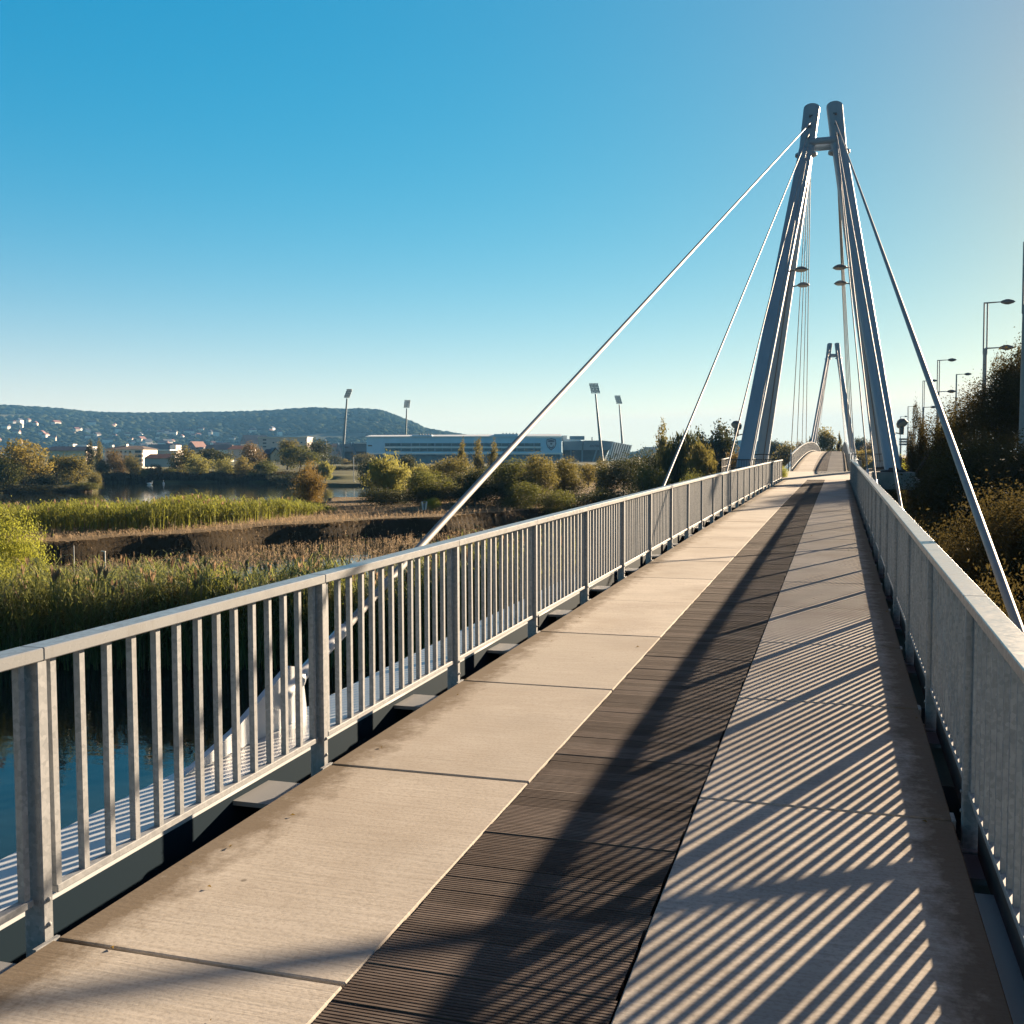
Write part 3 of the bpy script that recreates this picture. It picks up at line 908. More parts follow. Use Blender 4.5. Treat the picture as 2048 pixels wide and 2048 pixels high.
def crown(name, mat, seed, n, leaf, shape='round', blobs=26):
    """unit crown: about one wide, from z 0.12 to 1"""
    r = np.random.RandomState(seed)
    C = []; rad_ = []
    while len(C) < blobs:
        q = r.uniform(-1, 1, 3)
        if np.linalg.norm(q) > 1: continue
        if shape == 'round': c = q * (.36, .36, .38) + (0, 0, .50); rr = r.uniform(.11, .2)
        elif shape == 'column':
            z = r.uniform(.12, .95); k = .36 * math.sin(math.pi * min(1, (z * .86 + .1))) ** .8; c = np.array([q[0] * k * .5, q[1] * k * .5, z]); rr = r.uniform(.10, .16) * (1.15 - z * .6)
        elif shape == 'bush': c = q * (.38, .38, .38) + (0, 0, .40); c[2] = abs(c[2]); rr = r.uniform(.12, .2)
        elif shape == 'willow': c = q * (.35, .35, .40) + (0, 0, .50); rr = r.uniform(.09, .17)
        else: c = q * (.37, .37, .36) + (0, 0, .57); rr = r.uniform(.055, .12)      # airy
        C.append(c); rad_.append(rr)
    C = np.array(C); rad_ = np.array(rad_)
    wts = rad_ ** 2; idx = r.choice(len(C), n, p=wts / wts.sum())
    d = r.normal(size=(n, 3)); d /= np.linalg.norm(d, axis=1, keepdims=True)
    rr = rad_[idx] * np.where(r.rand(n) < .09, r.uniform(1.1, 1.75, n), np.clip(r.normal(.86, .2, n), .2, 1.28))
    sq = np.array([1, 1, 1.55 if shape == 'column' else 1.]) * (1, 1, .95)
    P = C[idx] + d * rr[:, None] * sq
    P[:, 2] = np.clip(P[:, 2], .02, None)
    nrm = d + r.normal(size=(n, 3)) * .75; nrm /= np.linalg.norm(nrm, axis=1, keepdims=True)
    t = np.cross(nrm, r.normal(size=(n, 3))); t /= np.linalg.norm(t, axis=1, keepdims=True)
    if shape == 'willow': t = t * .5 + np.array([0, 0, -1.]); t /= np.linalg.norm(t, axis=1, keepdims=True); nrm = np.cross(t, np.cross(nrm, t)); nrm /= np.linalg.norm(nrm, axis=1, keepdims=True)
    s_ = np.cross(nrm, t)
    L = leaf * r.uniform(.6, 1.35, n)[:, None]; W = L * r.uniform(.38, .6, n)[:, None]
    if shape == 'willow': L = L * 1.5
    vv = np.stack([P - t * L * .5, P + s_ * W * .5 + nrm * L * .08, P + t * L * .55, P - s_ * W * .5 + nrm * L * .08], 1)
    ff = np.arange(n * 4).reshape(n, 4)
    blobv = r.rand(len(C))
    return from_np(name, vv.reshape(-1, 3), ff, mat, np.clip(blobv[idx] * .55 + r.rand(n) * .45, 0, 1))


def trunk_mesh(seed, shape='round'):
    r = random.Random(seed); b = MB()
    lean = Vector((r.uniform(-.03, .03), r.uniform(-.03, .03), 0))
    p = [Vector((0, 0, -.06)), Vector((0, 0, .12)) + lean, Vector((0, 0, .34)) + lean * 2, Vector((0, 0, .62)) + lean * 2.5]
    b.tube(p, [.036, .028, .02, .008], 8)
    for k in range(7 if shape != 'column' else 3):
        a = r.uniform(0, 6.28); z = r.uniform(.2, .5); q = Vector((math.cos(a), math.sin(a), 0)) * r.uniform(.16, .3)
        b.tube([Vector((0, 0, z)) + lean * 2, Vector((0, 0, z + .1)) + q * .5 + lean * 2, Vector((0, 0, z + .26)) + q], [.014, .009, .004], 6)
    return b.mesh('trunk', M['bark'])


CR = {}


def get_crown(mat, shape, det):
    k = (mat, shape, det)
    if k not in CR:
        n, leaf, bl = {'far': (4200, .052, 30), 'mid': (9500, .034, 40), 'near': (24000, .020, 60)}[det]
        if shape == 'column': n = int(n * .7)
        CR[k] = [crown('crown', M[mat], len(shape) + 13 * i + len(CR) * 3, n, leaf, shape, bl) for i in range(2)]
    return CR[k]


TR = [trunk_mesh(s) for s in range(3)]
cnt = [0]


def tree(px, ytop, wpx, depth, mat, shape, label, name='tree', group=None, zb=None):
    """stands a tree where it grows: photograph column, top row, width and distance give place and size"""
    x, y = ground_at(px, depth)
    z0 = gz(x, y) if zb is None else zb
    z0 = max(z0, WATER - .05)
    h = max(.6, ztop(px, ytop, depth) - z0); wd = wpx * depth / F_PX
    det = 'far' if depth > 135 else ('mid' if depth > 64 else 'near')
    cnt[0] += 1; i = cnt[0]
    ms = get_crown(mat, shape, det)
    kx = wd / (.80 if shape != 'column' else .40)
    rz = (i * 2.399) % 6.283
    if shape == 'bush':
        o = link(name, ms[i % 2], None, (x, y, z0 - .05)); o.scale = (kx, kx, h); o.rotation_euler.z = rz
        return tag(o, label, 'bush', group)
    root = empty(name, (x, y, z0), label, 'tree', group)
    root.rotation_euler.z = rz
    c = link('crown', ms[i % 2], root); c.scale = (kx, kx, h)
    t = link('trunk', TR[i % 3], root); t.scale = (h * .8, h * .8, h)
    return root


T = tree
gL = 'trees on the wooded point of the lake at left'
T(48, 874, 104, 190, 'gold', 'round', 'tall golden brown tree, tallest on the lake point at far left', group=gL)
T(-22, 880, 70, 192, 'rust', 'round', 'rust brown tree cut by the left picture edge', group=gL)
T(14, 914, 66, 184, 'green', 'round', 'green rounded tree in front of the tall golden one at far left', group=gL)
T(112, 905, 50, 196, 'dark', 'round', 'dark tree between the golden tree and the round olive tree', group=gL)
T(150, 907, 74, 188, 'olive', 'round', 'round olive tree at the tip of the lake point', group=gL)
T(78, 930, 60, 186, 'dark', 'bush', 'dark bush under the tall golden tree on the lake point', 'bush', group=gL)
T(188, 936, 26, 187, 'olive', 'bush', 'small olive bush on the very tip of the lake point', 'bush', group=gL)
T(168, 962, 66, 183.5, 'green', 'bush', 'low green bush hanging over the water at the tip of the point', 'bush', group=gL)
T(60, 964, 150, 183, 'dark', 'bush', 'long low dark bush along the waterline at far left', 'bush', group=gL)
gF = 'trees on the far shore of the lake'
T(180, 881, 17, 262, 'dark', 'column', 'narrow dark tree beside the long slate roofed building', group=gF)
T(197, 884, 17, 266, 'olive', 'column', 'narrow olive tree right of the narrow dark one, left of the apartment block', group=gF)
T(203, 912, 26, 255, 'dark', 'round', 'dark tree at the left foot of the white apartment block', group=gF)
T(234, 899, 44, 258, 'rust', 'round', 'brown tree hiding the left half of the apartment block', group=gF)
T(264, 908, 32, 256, 'olive', 'round', 'olive tree in front of the balconies of the apartment block', group=gF)
T(292, 928, 26, 254, 'gold', 'bush', 'small yellow bush right of the apartment block', 'bush', group=gF)
T(310, 925, 30, 255, 'rust', 'bush', 'small rust bush below the long red roof', 'bush', group=gF)
T(336, 931, 40, 256, 'green', 'bush', 'low green bush under the gable end of the red roofed house', 'bush', group=gF)
T(366, 893, 52, 262, 'olive', 'round', 'olive tree rising just right of the red roofed house', group=gF)
T(398, 905, 54, 256, 'pale', 'round', 'pale round tree right of the tall olive tree on the far shore', group=gF)
T(416, 890, 90, 300, 'dark', 'round', 'broad dark tree behind the pale round ones on the far shore', group=gF)
T(447, 912, 40, 256, 'pale', 'round', 'small pale tree second left of the golden round one on the far shore', group=gF)
T(487, 914, 42, 256, 'gold', 'round', 'golden ball shaped tree on the far shore below the rust coloured tree', group=gF)
T(505, 883, 46, 285, 'rust', 'round', 'tall rust coloured tree left of the small gabled house', group=gF)
T(530, 921, 66, 252, 'green', 'round', 'broad green tree at the water in front of the gabled house', group=gF)
T(574, 876, 52, 300, 'olive', 'round', 'olive tree just right of the gabled house', group=gF)
T(598, 892, 76, 285, 'green', 'round', 'wide green tree behind the brown sapling', group=gF)
T(636, 876, 58, 320, 'dark', 'round', 'round dark tree left of the stadium floodlight mast', group=gF)
T(584, 938, 80, 232, 'dark', 'bush', 'dark thicket at the water behind the brown sapling', 'bush', group=gF)
T(650, 925, 34, 226, 'pale', 'willow', 'pale weeping tree right of the brown sapling', 'willow_tree', group=gF)
T(690, 918, 24, 430, 'gold', 'round', 'small yellow tree under the leftmost floodlight mast', group=gF)
T(712, 920, 22, 430, 'olive', 'round', 'small olive tree right of the leftmost floodlight mast', group=gF)
T(618, 920, 58, 106, 'amber', 'round', 'brown sapling with bare thin stem standing in the lakeside reeds', 'sapling')
T(664, 908, 40, 420, 'dark', 'round', 'dark tree between the round dark one and the leftmost mast foot', group=gF)
T(728, 906, 44, 400, 'olive', 'round', 'olive tree under the left end of the stadium', group=gF)
T(672, 929, 60, 290, 'dark', 'bush', 'dark hedge above the far beach, left part', 'hedge', group=gF)
T(726, 928, 66, 290, 'dark', 'bush', 'dark hedge above the far beach, right part', 'hedge', group=gF)
gB = 'trees and bushes in the belt between meadow and stadium'
T(740, 912, 46, 210, 'dark', 'round', 'dark tree behind the left edge of the pale willow', group=gB)
T(772, 909, 92, 108, 'pale', 'willow', 'large pale yellow willow at the left end of the bush belt', 'willow_tree', group=gB)
T(812, 908, 44, 215, 'dark', 'round', 'dark tree top behind the pale willow, below the stadium windows', group=gB)
T(838, 927, 52, 112, 'pale', 'willow', 'smaller pale willow right of the large one', 'willow_tree', group=gB)
T(862, 936, 100, 100, 'green', 'round', 'dark green tree between the pale willows and the small meadow bush', group=gB)
T(908, 911, 96, 128, 'olive', 'round', 'broad olive dome shaped tree in front of the three poplars', group=gB)
for px, yt, k in ((925, 885, 'left'), (957, 880, 'middle'), (986, 886, 'right')):
    T(px, yt, 21, 175, 'olive', 'column', f'dark poplar in front of the stadium, {k} one of three', 'poplar_tree', group=gB)
T(948, 926, 84, 97, 'dark', 'round', 'dark tree crossed by the nearest left stay cable', group=gB)
T(862, 990, 36, 91, 'bright', 'bush', 'small yellow green bush alone on the meadow', 'bush', group=gB)
T(770, 962, 100, 103, 'dark', 'bush', 'dark undergrowth at the foot of the large pale willow', 'bush', group=gB)
T(850, 968, 80, 99, 'dark', 'bush', 'dark undergrowth behind the small meadow bush', 'bush', group=gB)
T(915, 958, 110, 99, 'dark', 'bush', 'dark undergrowth left of the nearest left cable', 'bush', group=gB)
T(990, 954, 100, 98, 'dark', 'bush', 'dark undergrowth right of the nearest left cable', 'bush', group=gB)
T(1020, 913, 92, 101, 'green', 'round', 'green tree right of the nearest left cable, below the stadium', group=gB)
T(1078, 906, 80, 99, 'olive', 'round', 'olive tree directly below the stadium crest', group=gB)
T(1048, 950, 80, 94, 'green', 'bush', 'green bush at the meadow edge under the olive tree', 'bush', group=gB)
T(1132, 913, 76, 104, 'olive', 'round', 'olive tree right of the one below the crest', group=gB)
T(1118, 962, 70, 95, 'green', 'bush', 'green bush at the right end of the meadow edge', 'bush', group=gB)
T(1000, 922, 110, 235, 'dark', 'bush', 'dark thicket directly under the right half of the stadium windows', 'bush', group=gB)
T(1105, 922, 120, 235, 'olive', 'bush', 'olive thicket directly under the stadium crest', 'bush', group=gB)
T(1160, 924, 90, 240, 'dark', 'bush', 'dark thicket under the right stadium wing', 'bush', group=gB)
T(880, 922, 120, 235, 'dark', 'bush', 'dark thicket under the left half of the stadium windows', 'bush', group=gB)
T(1178, 925, 44, 160, 'gold', 'round', 'small yellow tree below the right stadium wing', group=gB)
T(1204, 919, 34, 122, 'olive', 'column', 'narrow conical tree below the third floodlight mast', group=gB)
T(1246, 905, 96, 112, 'dark', 'round', 'dark round tree below the striped end of the stadium', group=gB)
T(1200, 955, 110, 98, 'dark', 'bush', 'long dark bush above the railing below the stadium wing', 'bush', group=gB)
T(1296, 897, 84, 122, 'dark', 'round', 'dark tree left of the big one near the second left cable', group=gB)
T(1300, 922, 76, 96, 'green', 'round', 'cone shaped green tree just left of the second left cable', group=gB)
T(1328, 851, 32, 150, 'olive', 'column', 'thin tall poplar left of the big dark willow', 'poplar_tree', group=gB)
T(1362, 861, 112, 103, 'dark', 'willow', 'big dark willow crossed by the second left cable', 'willow_tree', group=gB)
T(1403, 858, 40, 150, 'dark', 'column', 'dark poplar between the willow and the two tall poplars', 'poplar_tree', group=gB)
T(1434, 845, 40, 140, 'dark', 'column', 'left of the two tall dark poplars beside the pylon', 'poplar_tree', group=gB)
T(1456, 846, 38, 142, 'dark', 'column', 'right of the two tall dark poplars beside the pylon', 'poplar_tree', group=gB)
T(1400, 887, 72, 100, 'olive', 'willow', 'olive willow in front of the poplars', 'willow_tree', group=gB)
T(1385, 928, 60, 86, 'green', 'bush', 'green bush right above the railing left of the pylon', 'bush', group=gB)
T(1432, 924, 60, 84, 'olive', 'bush', 'olive bush between railing and poplars', 'bush', group=gB)
T(1472, 884, 64, 102, 'rust', 'round', 'brownish tree behind the front left pylon leg', group=gB)
T(1464, 928, 26, 70, 'bright', 'bush', 'bright green bush at the left platform fence', 'bush', group=gB)
T(1510, 905, 50, 92, 'dark', 'bush', 'dark bush between the left pylon legs', 'bush', group=gB)
gR = 'trees seen between and beyond the pylon legs'
T(1545, 872, 32, 330, 'dark', 'round', 'hazy tree right of the rear left pylon leg', group=gR)
T(1564, 884, 30, 330, 'dark', 'round', 'second hazy tree right of the rear left pylon leg', group=gR)
T(1575, 885, 62, 235, 'olive', 'round', 'olive tree above the start of the curved railing', group=gR)
T(1603, 881, 26, 330, 'rust', 'round', 'greyish brown tree left of the far pylon', group=gR)
T(1617, 866, 13, 238, 'olive', 'airy', 'thin sapling touching the left leg of the far pylon', 'sapling', group=gR)
T(1652, 853, 52, 240, 'olive', 'round', 'leafy tree framed by the legs of the far pylon', group=gR)
T(1640, 893, 50, 236, 'green', 'bush', 'bush under the tree framed by the far pylon', 'bush', group=gR)
T(1679, 863, 13, 242, 'olive', 'airy', 'thin young tree behind the walker on the bridge', 'sapling', group=gR)
T(1720, 868, 34, 340, 'dark', 'round', 'hazy tree right of the far pylon', group=gR)
T(1747, 876, 40, 330, 'rust', 'round', 'hazy brownish tree behind the rear right pylon leg', group=gR)
T(1722, 889, 44, 225, 'gold', 'bush', 'yellow bush beyond the right platform fence', 'bush', group=gR)
T(1752, 893, 44, 222, 'gold', 'bush', 'yellow bush behind the rear right pylon leg', 'bush', group=gR)
gN = 'trees and bushes on the bank right of the bridge'
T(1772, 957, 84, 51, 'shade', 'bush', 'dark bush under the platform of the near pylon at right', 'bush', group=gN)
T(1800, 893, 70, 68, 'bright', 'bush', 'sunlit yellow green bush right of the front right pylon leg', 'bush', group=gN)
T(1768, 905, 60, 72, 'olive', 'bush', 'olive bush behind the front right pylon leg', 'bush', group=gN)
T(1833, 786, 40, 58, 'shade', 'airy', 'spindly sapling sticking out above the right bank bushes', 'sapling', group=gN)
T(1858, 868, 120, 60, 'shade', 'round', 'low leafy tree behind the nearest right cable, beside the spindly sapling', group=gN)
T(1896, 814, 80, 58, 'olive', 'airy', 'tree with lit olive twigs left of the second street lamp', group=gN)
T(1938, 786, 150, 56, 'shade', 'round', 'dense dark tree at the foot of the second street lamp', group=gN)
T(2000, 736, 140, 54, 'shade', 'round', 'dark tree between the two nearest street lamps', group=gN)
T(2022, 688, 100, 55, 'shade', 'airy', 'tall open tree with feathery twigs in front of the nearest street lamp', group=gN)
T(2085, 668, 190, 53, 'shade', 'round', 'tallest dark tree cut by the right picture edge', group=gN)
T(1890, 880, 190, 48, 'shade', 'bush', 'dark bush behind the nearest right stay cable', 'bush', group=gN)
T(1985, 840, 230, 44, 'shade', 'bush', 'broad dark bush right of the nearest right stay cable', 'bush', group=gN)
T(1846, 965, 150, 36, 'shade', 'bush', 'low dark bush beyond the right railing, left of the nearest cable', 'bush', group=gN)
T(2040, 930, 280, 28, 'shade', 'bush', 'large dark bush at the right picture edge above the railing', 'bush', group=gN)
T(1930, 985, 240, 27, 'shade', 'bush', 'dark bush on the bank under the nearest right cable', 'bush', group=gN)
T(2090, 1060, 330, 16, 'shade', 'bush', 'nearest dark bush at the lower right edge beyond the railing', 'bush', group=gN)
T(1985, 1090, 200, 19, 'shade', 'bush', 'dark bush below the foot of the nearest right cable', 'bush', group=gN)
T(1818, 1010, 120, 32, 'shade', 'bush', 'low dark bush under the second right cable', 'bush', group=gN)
T(0, 968, 140, 37, 'bright', 'bush', 'bright green willow bush cut by the left picture edge', 'bush')
T(22, 1070, 130, 33, 'bright', 'bush', 'lower bright green bush at the left picture edge in the reeds', 'bush')
T(92, 1108, 120, 31.5, 'green', 'bush', 'leafy green shrub in the reeds right of the bright willow bushes', 'bush')
T(318, 1118, 110, 30.5, 'olive', 'bush', 'olive shrub in the reeds above the second railing panel', 'bush')
T(430, 1102, 100, 31, 'bright', 'bush', 'light green shrub in the middle of the canal reeds', 'bush')
T(566, 1104, 110, 30.5, 'green', 'bush', 'leafy green shrub in the reeds left of the climbing plants', 'bush')
o = T(1563, 925, 24, 57.3, 'bright', 'bush', 'yellow green weed growing at the end of the left railing', 'weed', zb=.42)


# climbing plants
def vine(px, ytop, depth, n, label, zb, lean=0.):
    x, y = ground_at(px, depth); zt = ztop(px, ytop, depth); r = random.Random(int(px))
    root = empty('climbing_plant', (x, y, zb), label, 'plant')
    pts = [Vector((x + math.sin(i * 1.1) * .05 + lean * i / 8, y, zb + (zt - zb) * i / 8)) for i in range(9)]
    b = MB(); b.tube(pts, [.014] * 8 + [.004], 5); b.build('stem', M['bark'], root)
    b = MB()
    for i in range(n):
        k = (i / n) ** .9 * 7.9; c = pts[int(k)].lerp(pts[min(8, int(k) + 1)], k % 1)
        a = r.uniform(0, 6.28); s_ = r.uniform(.05, .11) * depth / 28; d = Vector((math.cos(a), math.sin(a), r.uniform(-.5, .3))); e = d.cross(Vector((0, 0, 1))).normalized()
        c = c + d * r.uniform(.02, .22); b.val = r.random()
        b.add([c, c + d * s_ * .5 + e * s_ * .5, c + d * s_ * 1.2, c + d * s_ * .5 - e * s_ * .5], [(0, 1, 2, 3)])
    b.build('leaves', M['bright'], root)


vine(678, 1068, 28.5, 150, 'leafy climbing plant rising from the reeds left of the nearest left cable', -4.2, .3)
vine(720, 1058, 28.2, 130, 'taller slim climbing plant just left of the nearest left cable', -4.2, .1)
vine(1494, 978, 40, 46, 'thin weed climbing through the left railing', zd(40) - .1, .1)


# reeds and grass: nobody could count them
def blades(name, mat, N, place, hfun, leafs, L, W, seed, stalk=.012, plume=None, label='', cat=''):
    r = np.random.RandomState(seed)
    X_, Y_, hh = place(r, N); n = len(X_)
    Z = np.maximum(terrain(X_, Y_), WATER - .1)
    V, Fc, A = [], [], []; off = 0
    tint = r.rand(n)
    a = r.uniform(0, 6.28, n); lean = r.normal(0, .07, (n, 2)) * hh[:, None]
    e = np.stack([np.cos(a), np.sin(a)], -1) * stalk
    base = np.stack([X_, Y_, Z], -1); top = base + np.concatenate([lean, hh[:, None]], 1); ee = np.concatenate([e, np.zeros((n, 1))], 1)
    V.append(np.stack([base - ee, base + ee, top + ee * .4, top - ee * .4], 1).reshape(-1, 3)); Fc.append(np.arange(n * 4).reshape(n, 4) + off); A.append(tint * .8); off += n * 4
    for j in range(leafs):
        t = r.uniform(.35 if leafs > 2 else .1, 1., n)[:, None]
        p0 = base + (top - base) * t; a = r.uniform(0, 6.28, n); d = np.stack([np.cos(a), np.sin(a), np.zeros(n)], -1); sd_ = np.stack([-np.sin(a), np.cos(a), np.zeros(n)], -1)
        l = (L * r.uniform(.6, 1.3, n))[:, None]; wd = (W * r.uniform(.7, 1.3, n))[:, None]; dr = r.uniform(-.35, .25, n)[:, None]; zz = np.array([0, 0, 1.])
        p1 = p0 + d * l * .33 + zz * l * .42; p2 = p0 + d * l * .72 + zz * l * (.50 + dr * .4); p3 = p0 + d * l * 1.05 + zz * l * (.30 + dr)
        vv = np.stack([p0 - sd_ * wd * .3, p0 + sd_ * wd * .3, p1 - sd_ * wd * .5, p1 + sd_ * wd * .5, p2 - sd_ * wd * .4, p2 + sd_ * wd * .4, p3 - sd_ * wd * .05, p3 + sd_ * wd * .05], 1).reshape(-1, 3)
        k = np.arange(n)[:, None] * 8 + off
        f = np.concatenate([k + [0, 1, 3, 2], k + [2, 3, 5, 4], k + [4, 5, 7, 6]], 1).reshape(-1, 4)
        V.append(vv); Fc.append(f); A.append(np.repeat(np.clip(tint * .6 + r.rand(n) * .4, 0, 1), 3)); off += n * 8
    np_leaf = sum(len(f) for f in Fc)
    mats = [mat]
    if plume is not None:
        k = np.where((r.rand(n) < .045) & (hh > np.median(hh)))[0]; m = len(k); pt = top[k]
        for q in range(3):
            a = r.uniform(0, 3.14, m); s_ = np.stack([np.cos(a), np.sin(a), np.zeros(m)], -1) * .05
            dd = np.stack([r.normal(0, .06, m), r.normal(0, .06, m), np.full(m, .32)], -1)
            V.append(np.stack([pt - [0, 0, .06], pt + dd * .5 + s_, pt + dd, pt + dd * .5 - s_], 1).reshape(-1, 3)); Fc.append(np.arange(m * 4).reshape(m, 4) + off); A.append(r.rand(m)); off += m * 4
        mats.append(plume)
    F_ = np.concatenate(Fc)
    me = from_np(name, np.concatenate(V), F_, mats, np.concatenate(A))
    if plume is not None:
        mi = np.zeros(len(F_), np.int32); mi[np_leaf:] = 1; me.polygons.foreach_set('material_index', mi); me.update()
    return tag(link(name, me), label, cat, kind='stuff')


def px_place(p0, p1, v0, v1, hf):
    def f(r, N):
        p = r.uniform(p0, p1, N); v_ = np.sqrt(r.uniform(v0 ** 2, v1 ** 2, N))
        d = [ground_at(a, b_) for a, b_ in zip(p, v_)]
        X_ = np.array([q[0] for q in d]); Y_ = np.array([q[1] for q in d])
        h = hf(p, v_, r)
        k = h > .15
        return X_[k], Y_[k], h[k]
    return f


def h_near(p, v, r):
    yt = np.interp(p, [-200, 60, 250, 480, 650, 720, 745, 900, 1050, 1150], [1176, 1172, 1166, 1170, 1158, 1160, 1178, 1135, 1092, 1072])
    yt = yt + 26 * np.sin(p * .043 + 1.3 * np.sin(v * 1.1)) * np.sin(v * 1.9 + p * .017) + 9 * np.sin(p * .021 + v * .3) + 6 * np.sin(p * .057) + r.normal(0, 15, len(p))
    zt = 1.75 - (yt - (912.4 + .0034 * (1024 - p))) / F_PX * v
    return np.clip(zt - WATER, 0, 3.5)


blades('canal_reeds', M['reed'], 11500, px_place(-160, 1150, 29.5, 41, h_near), None, 5, .62, .034, 31, plume=M['plume'], label='dense green reeds along the canal beyond the left railing', cat='reeds')


blades('dead_reed_stems', M['straw'], 1100, px_place(-160, 1000, 29.5, 40, lambda p, v, r: h_near(p, v, r) * r.uniform(.85, 1.12, len(p))), None, 2, .5, .03, 36, .011, label='dry straw coloured dead stems among the canal reeds', cat='dead reeds')


def h_lake(p, v, r):
    edge = np.interp(p, [-200, 560, 640, 690], [1, 1, .75, 0])
    yt = 1015 + 4 * np.sin(p * .03) + 4 * np.sin(p * .011 + 1) + r.normal(0, 5.5, len(p)) - np.interp(p, [300, 420, 560, 640], [0, 8, 8, 0])
    edge = edge * (v > np.interp(p, [0, 300, 480, 620, 690], [69, 70, 77, 87, 92])) * (v < np.interp(p, [0, 480, 620, 690], [84, 90, 102, 106]))
    zt = 1.75 - (yt - (912.4 + .0034 * (1024 - p))) / F_PX * v
    return edge * np.clip(zt + 3.15, 0.2, 2.4)


blades('lakeside_reeds', M['reed2'], 17000, px_place(-120, 690, 69, 105, h_lake), None, 4, .6, .06, 32, .02, plume=M['plume'], label='band of yellow green reeds along the lake shore behind the dry bank', cat='reeds')


def h_far(p, v, r): return r.uniform(.7, 1.3, len(p)) * (1 + .25 * np.sin(p * .06))


blades('far_shore_reeds', M['shade'], 5000, px_place(205, 655, 249, 257, h_far), None, 4, 1.0, .16, 35, .06, label='dark fringe of reeds along the far shore of the lake', cat='reeds')


def h_dry(p, v, r): return r.uniform(.12, .34, len(p)) * np.where(r.rand(len(p)) < .1, 1.8, 1)


blades('dry_grass', M['straw'], 16000, px_place(-60, 1250, 54, 104, h_dry), None, 2, .22, .03, 33, .008, label='short dry straw coloured grass on the bank and meadow', cat='grass')


def right_grass(r, N):
    X_ = r.uniform(1.9, 9, N); Y_ = r.uniform(2, 54, N); return X_, Y_, r.uniform(.2, .9, N)


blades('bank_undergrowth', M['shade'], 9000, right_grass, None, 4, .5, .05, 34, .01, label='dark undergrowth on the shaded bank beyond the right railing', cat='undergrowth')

b = MB(); rl = random.Random(4)
for i in range(70):
    y = 1.8 + 22 * rl.random() ** 1.6; side = rl.random()
    x = rl.uniform(XE0 + .02, XL - .05) if side < .6 else rl.uniform(XR + .05, XE1 - .02)
    if rl.random() < .45: x = XE0 + abs(rl.gauss(0, .12)) + .02 if side < .6 else XE1 - abs(rl.gauss(0, .1)) - .02
    q = rl.uniform(.005, .017); a = rl.uniform(0, 6.28); d = Vector((math.cos(a), math.sin(a), 0)); e = Vector((-d.y, d.x, 0)); c = Vector((x, y, zd(y) + .004)); b.val = rl.random()
    b.add([c - d * q, c + e * q * .5 + Vector((0, 0, q * .5)), c + d * q, c - e * q * .5 + Vector((0, 0, q * .3))], [(0, 1, 2, 3)])
tag(b.build('leaf_litter', M['amber']), 'small dry leaves and grit scattered on the deck slabs', 'leaf litter', kind='stuff')

# ------------------------------------------------------------------ stadium
SD = 585.0


def SP(px, py, dv=0.): return at(px, py, SD + dv)


stad = empty('stadium', SP(928, 920), 'blue white football stadium with two window bands and a shield crest', 'stadium')
bk = Vector((_fw.x, _fw.y, 0)).normalized()


def panel(poly, thick, name, mat, parent=stad, dv=0.):
    b = MB(); b.prism([SP(px, py, dv) for px, py in poly], bk * thick); return b.build(name, mat, parent)


def rect(x0, y0, x1, y1): return [(x0, y1), (x1, y1), (x1, y0), (x0, y0)]


body = panel(rect(733, 874, 1123, 909), 24, 'main_stand', M['stad_white'])
panel(rect(735, 909, 1120, 927), 18, 'ground_floor', M['stad_glass'], dv=6)
# roof with a sloping lit edge
b = MB()
pts = [SP(x, y) for x, y in ((733, 876), (742, 872.5), (1122, 870.5), (1123, 874))]
b.prism([SP(731, 874.6, -1), SP(1124, 873.6, -1), SP(1122, 870, 8), SP(742, 872, 8)], (0, 0, .5)); b.build('roof', M['stad_roof'], stad)
for x0, x1, y0 in ((824, 864, 870), (988, 1036, 868)):
    p = panel(rect(x0, y0, x1, 873.5), 8, 'roof_plant', M['stad_white'], dv=-1.5)
    for k in range(5):
        xx = x0 + (x1 - x0) * (.35 + .14 * k); panel(rect(xx, y0 - 2.2, xx + 2.4, y0), 1.5, 'vent', M['stad_dark'], p)
for y0, y1 in ((886.2, 892.6), (896.6, 902.6)):
    f = panel(rect(770, y0, 1081, y1), .5, 'window_band', M['window'], dv=-.35)
    for k in range(17): xx = 770 + 311 * (k + .5 + .3 * math.sin(k * 7)) / 17; panel(rect(xx, y0, xx + 1.1 + (k % 3) * .9, y1), .25, 'mullion', M['stad_grey'], f, -.62)
panel(rect(768, 893.0, 1083, 896.2), 1.2, 'balcony_ledge', M['stad_roof'], dv=-1.0)
panel(rect(733, 905.5, 1123, 908.6), .5, 'fascia', M['stad_roof'], dv=-.5)
# shield crest
cxp, cyp = 1102.5, 888.5


def shield(k, ky=1): return [(cxp + x * k, cyp + y * k * ky) for x, y in ((-9, -10), (-10, -1), (-7.5, 6), (0, 12.6), (7.5, 6), (10, -1), (9, -10), (0, -12))][::1]


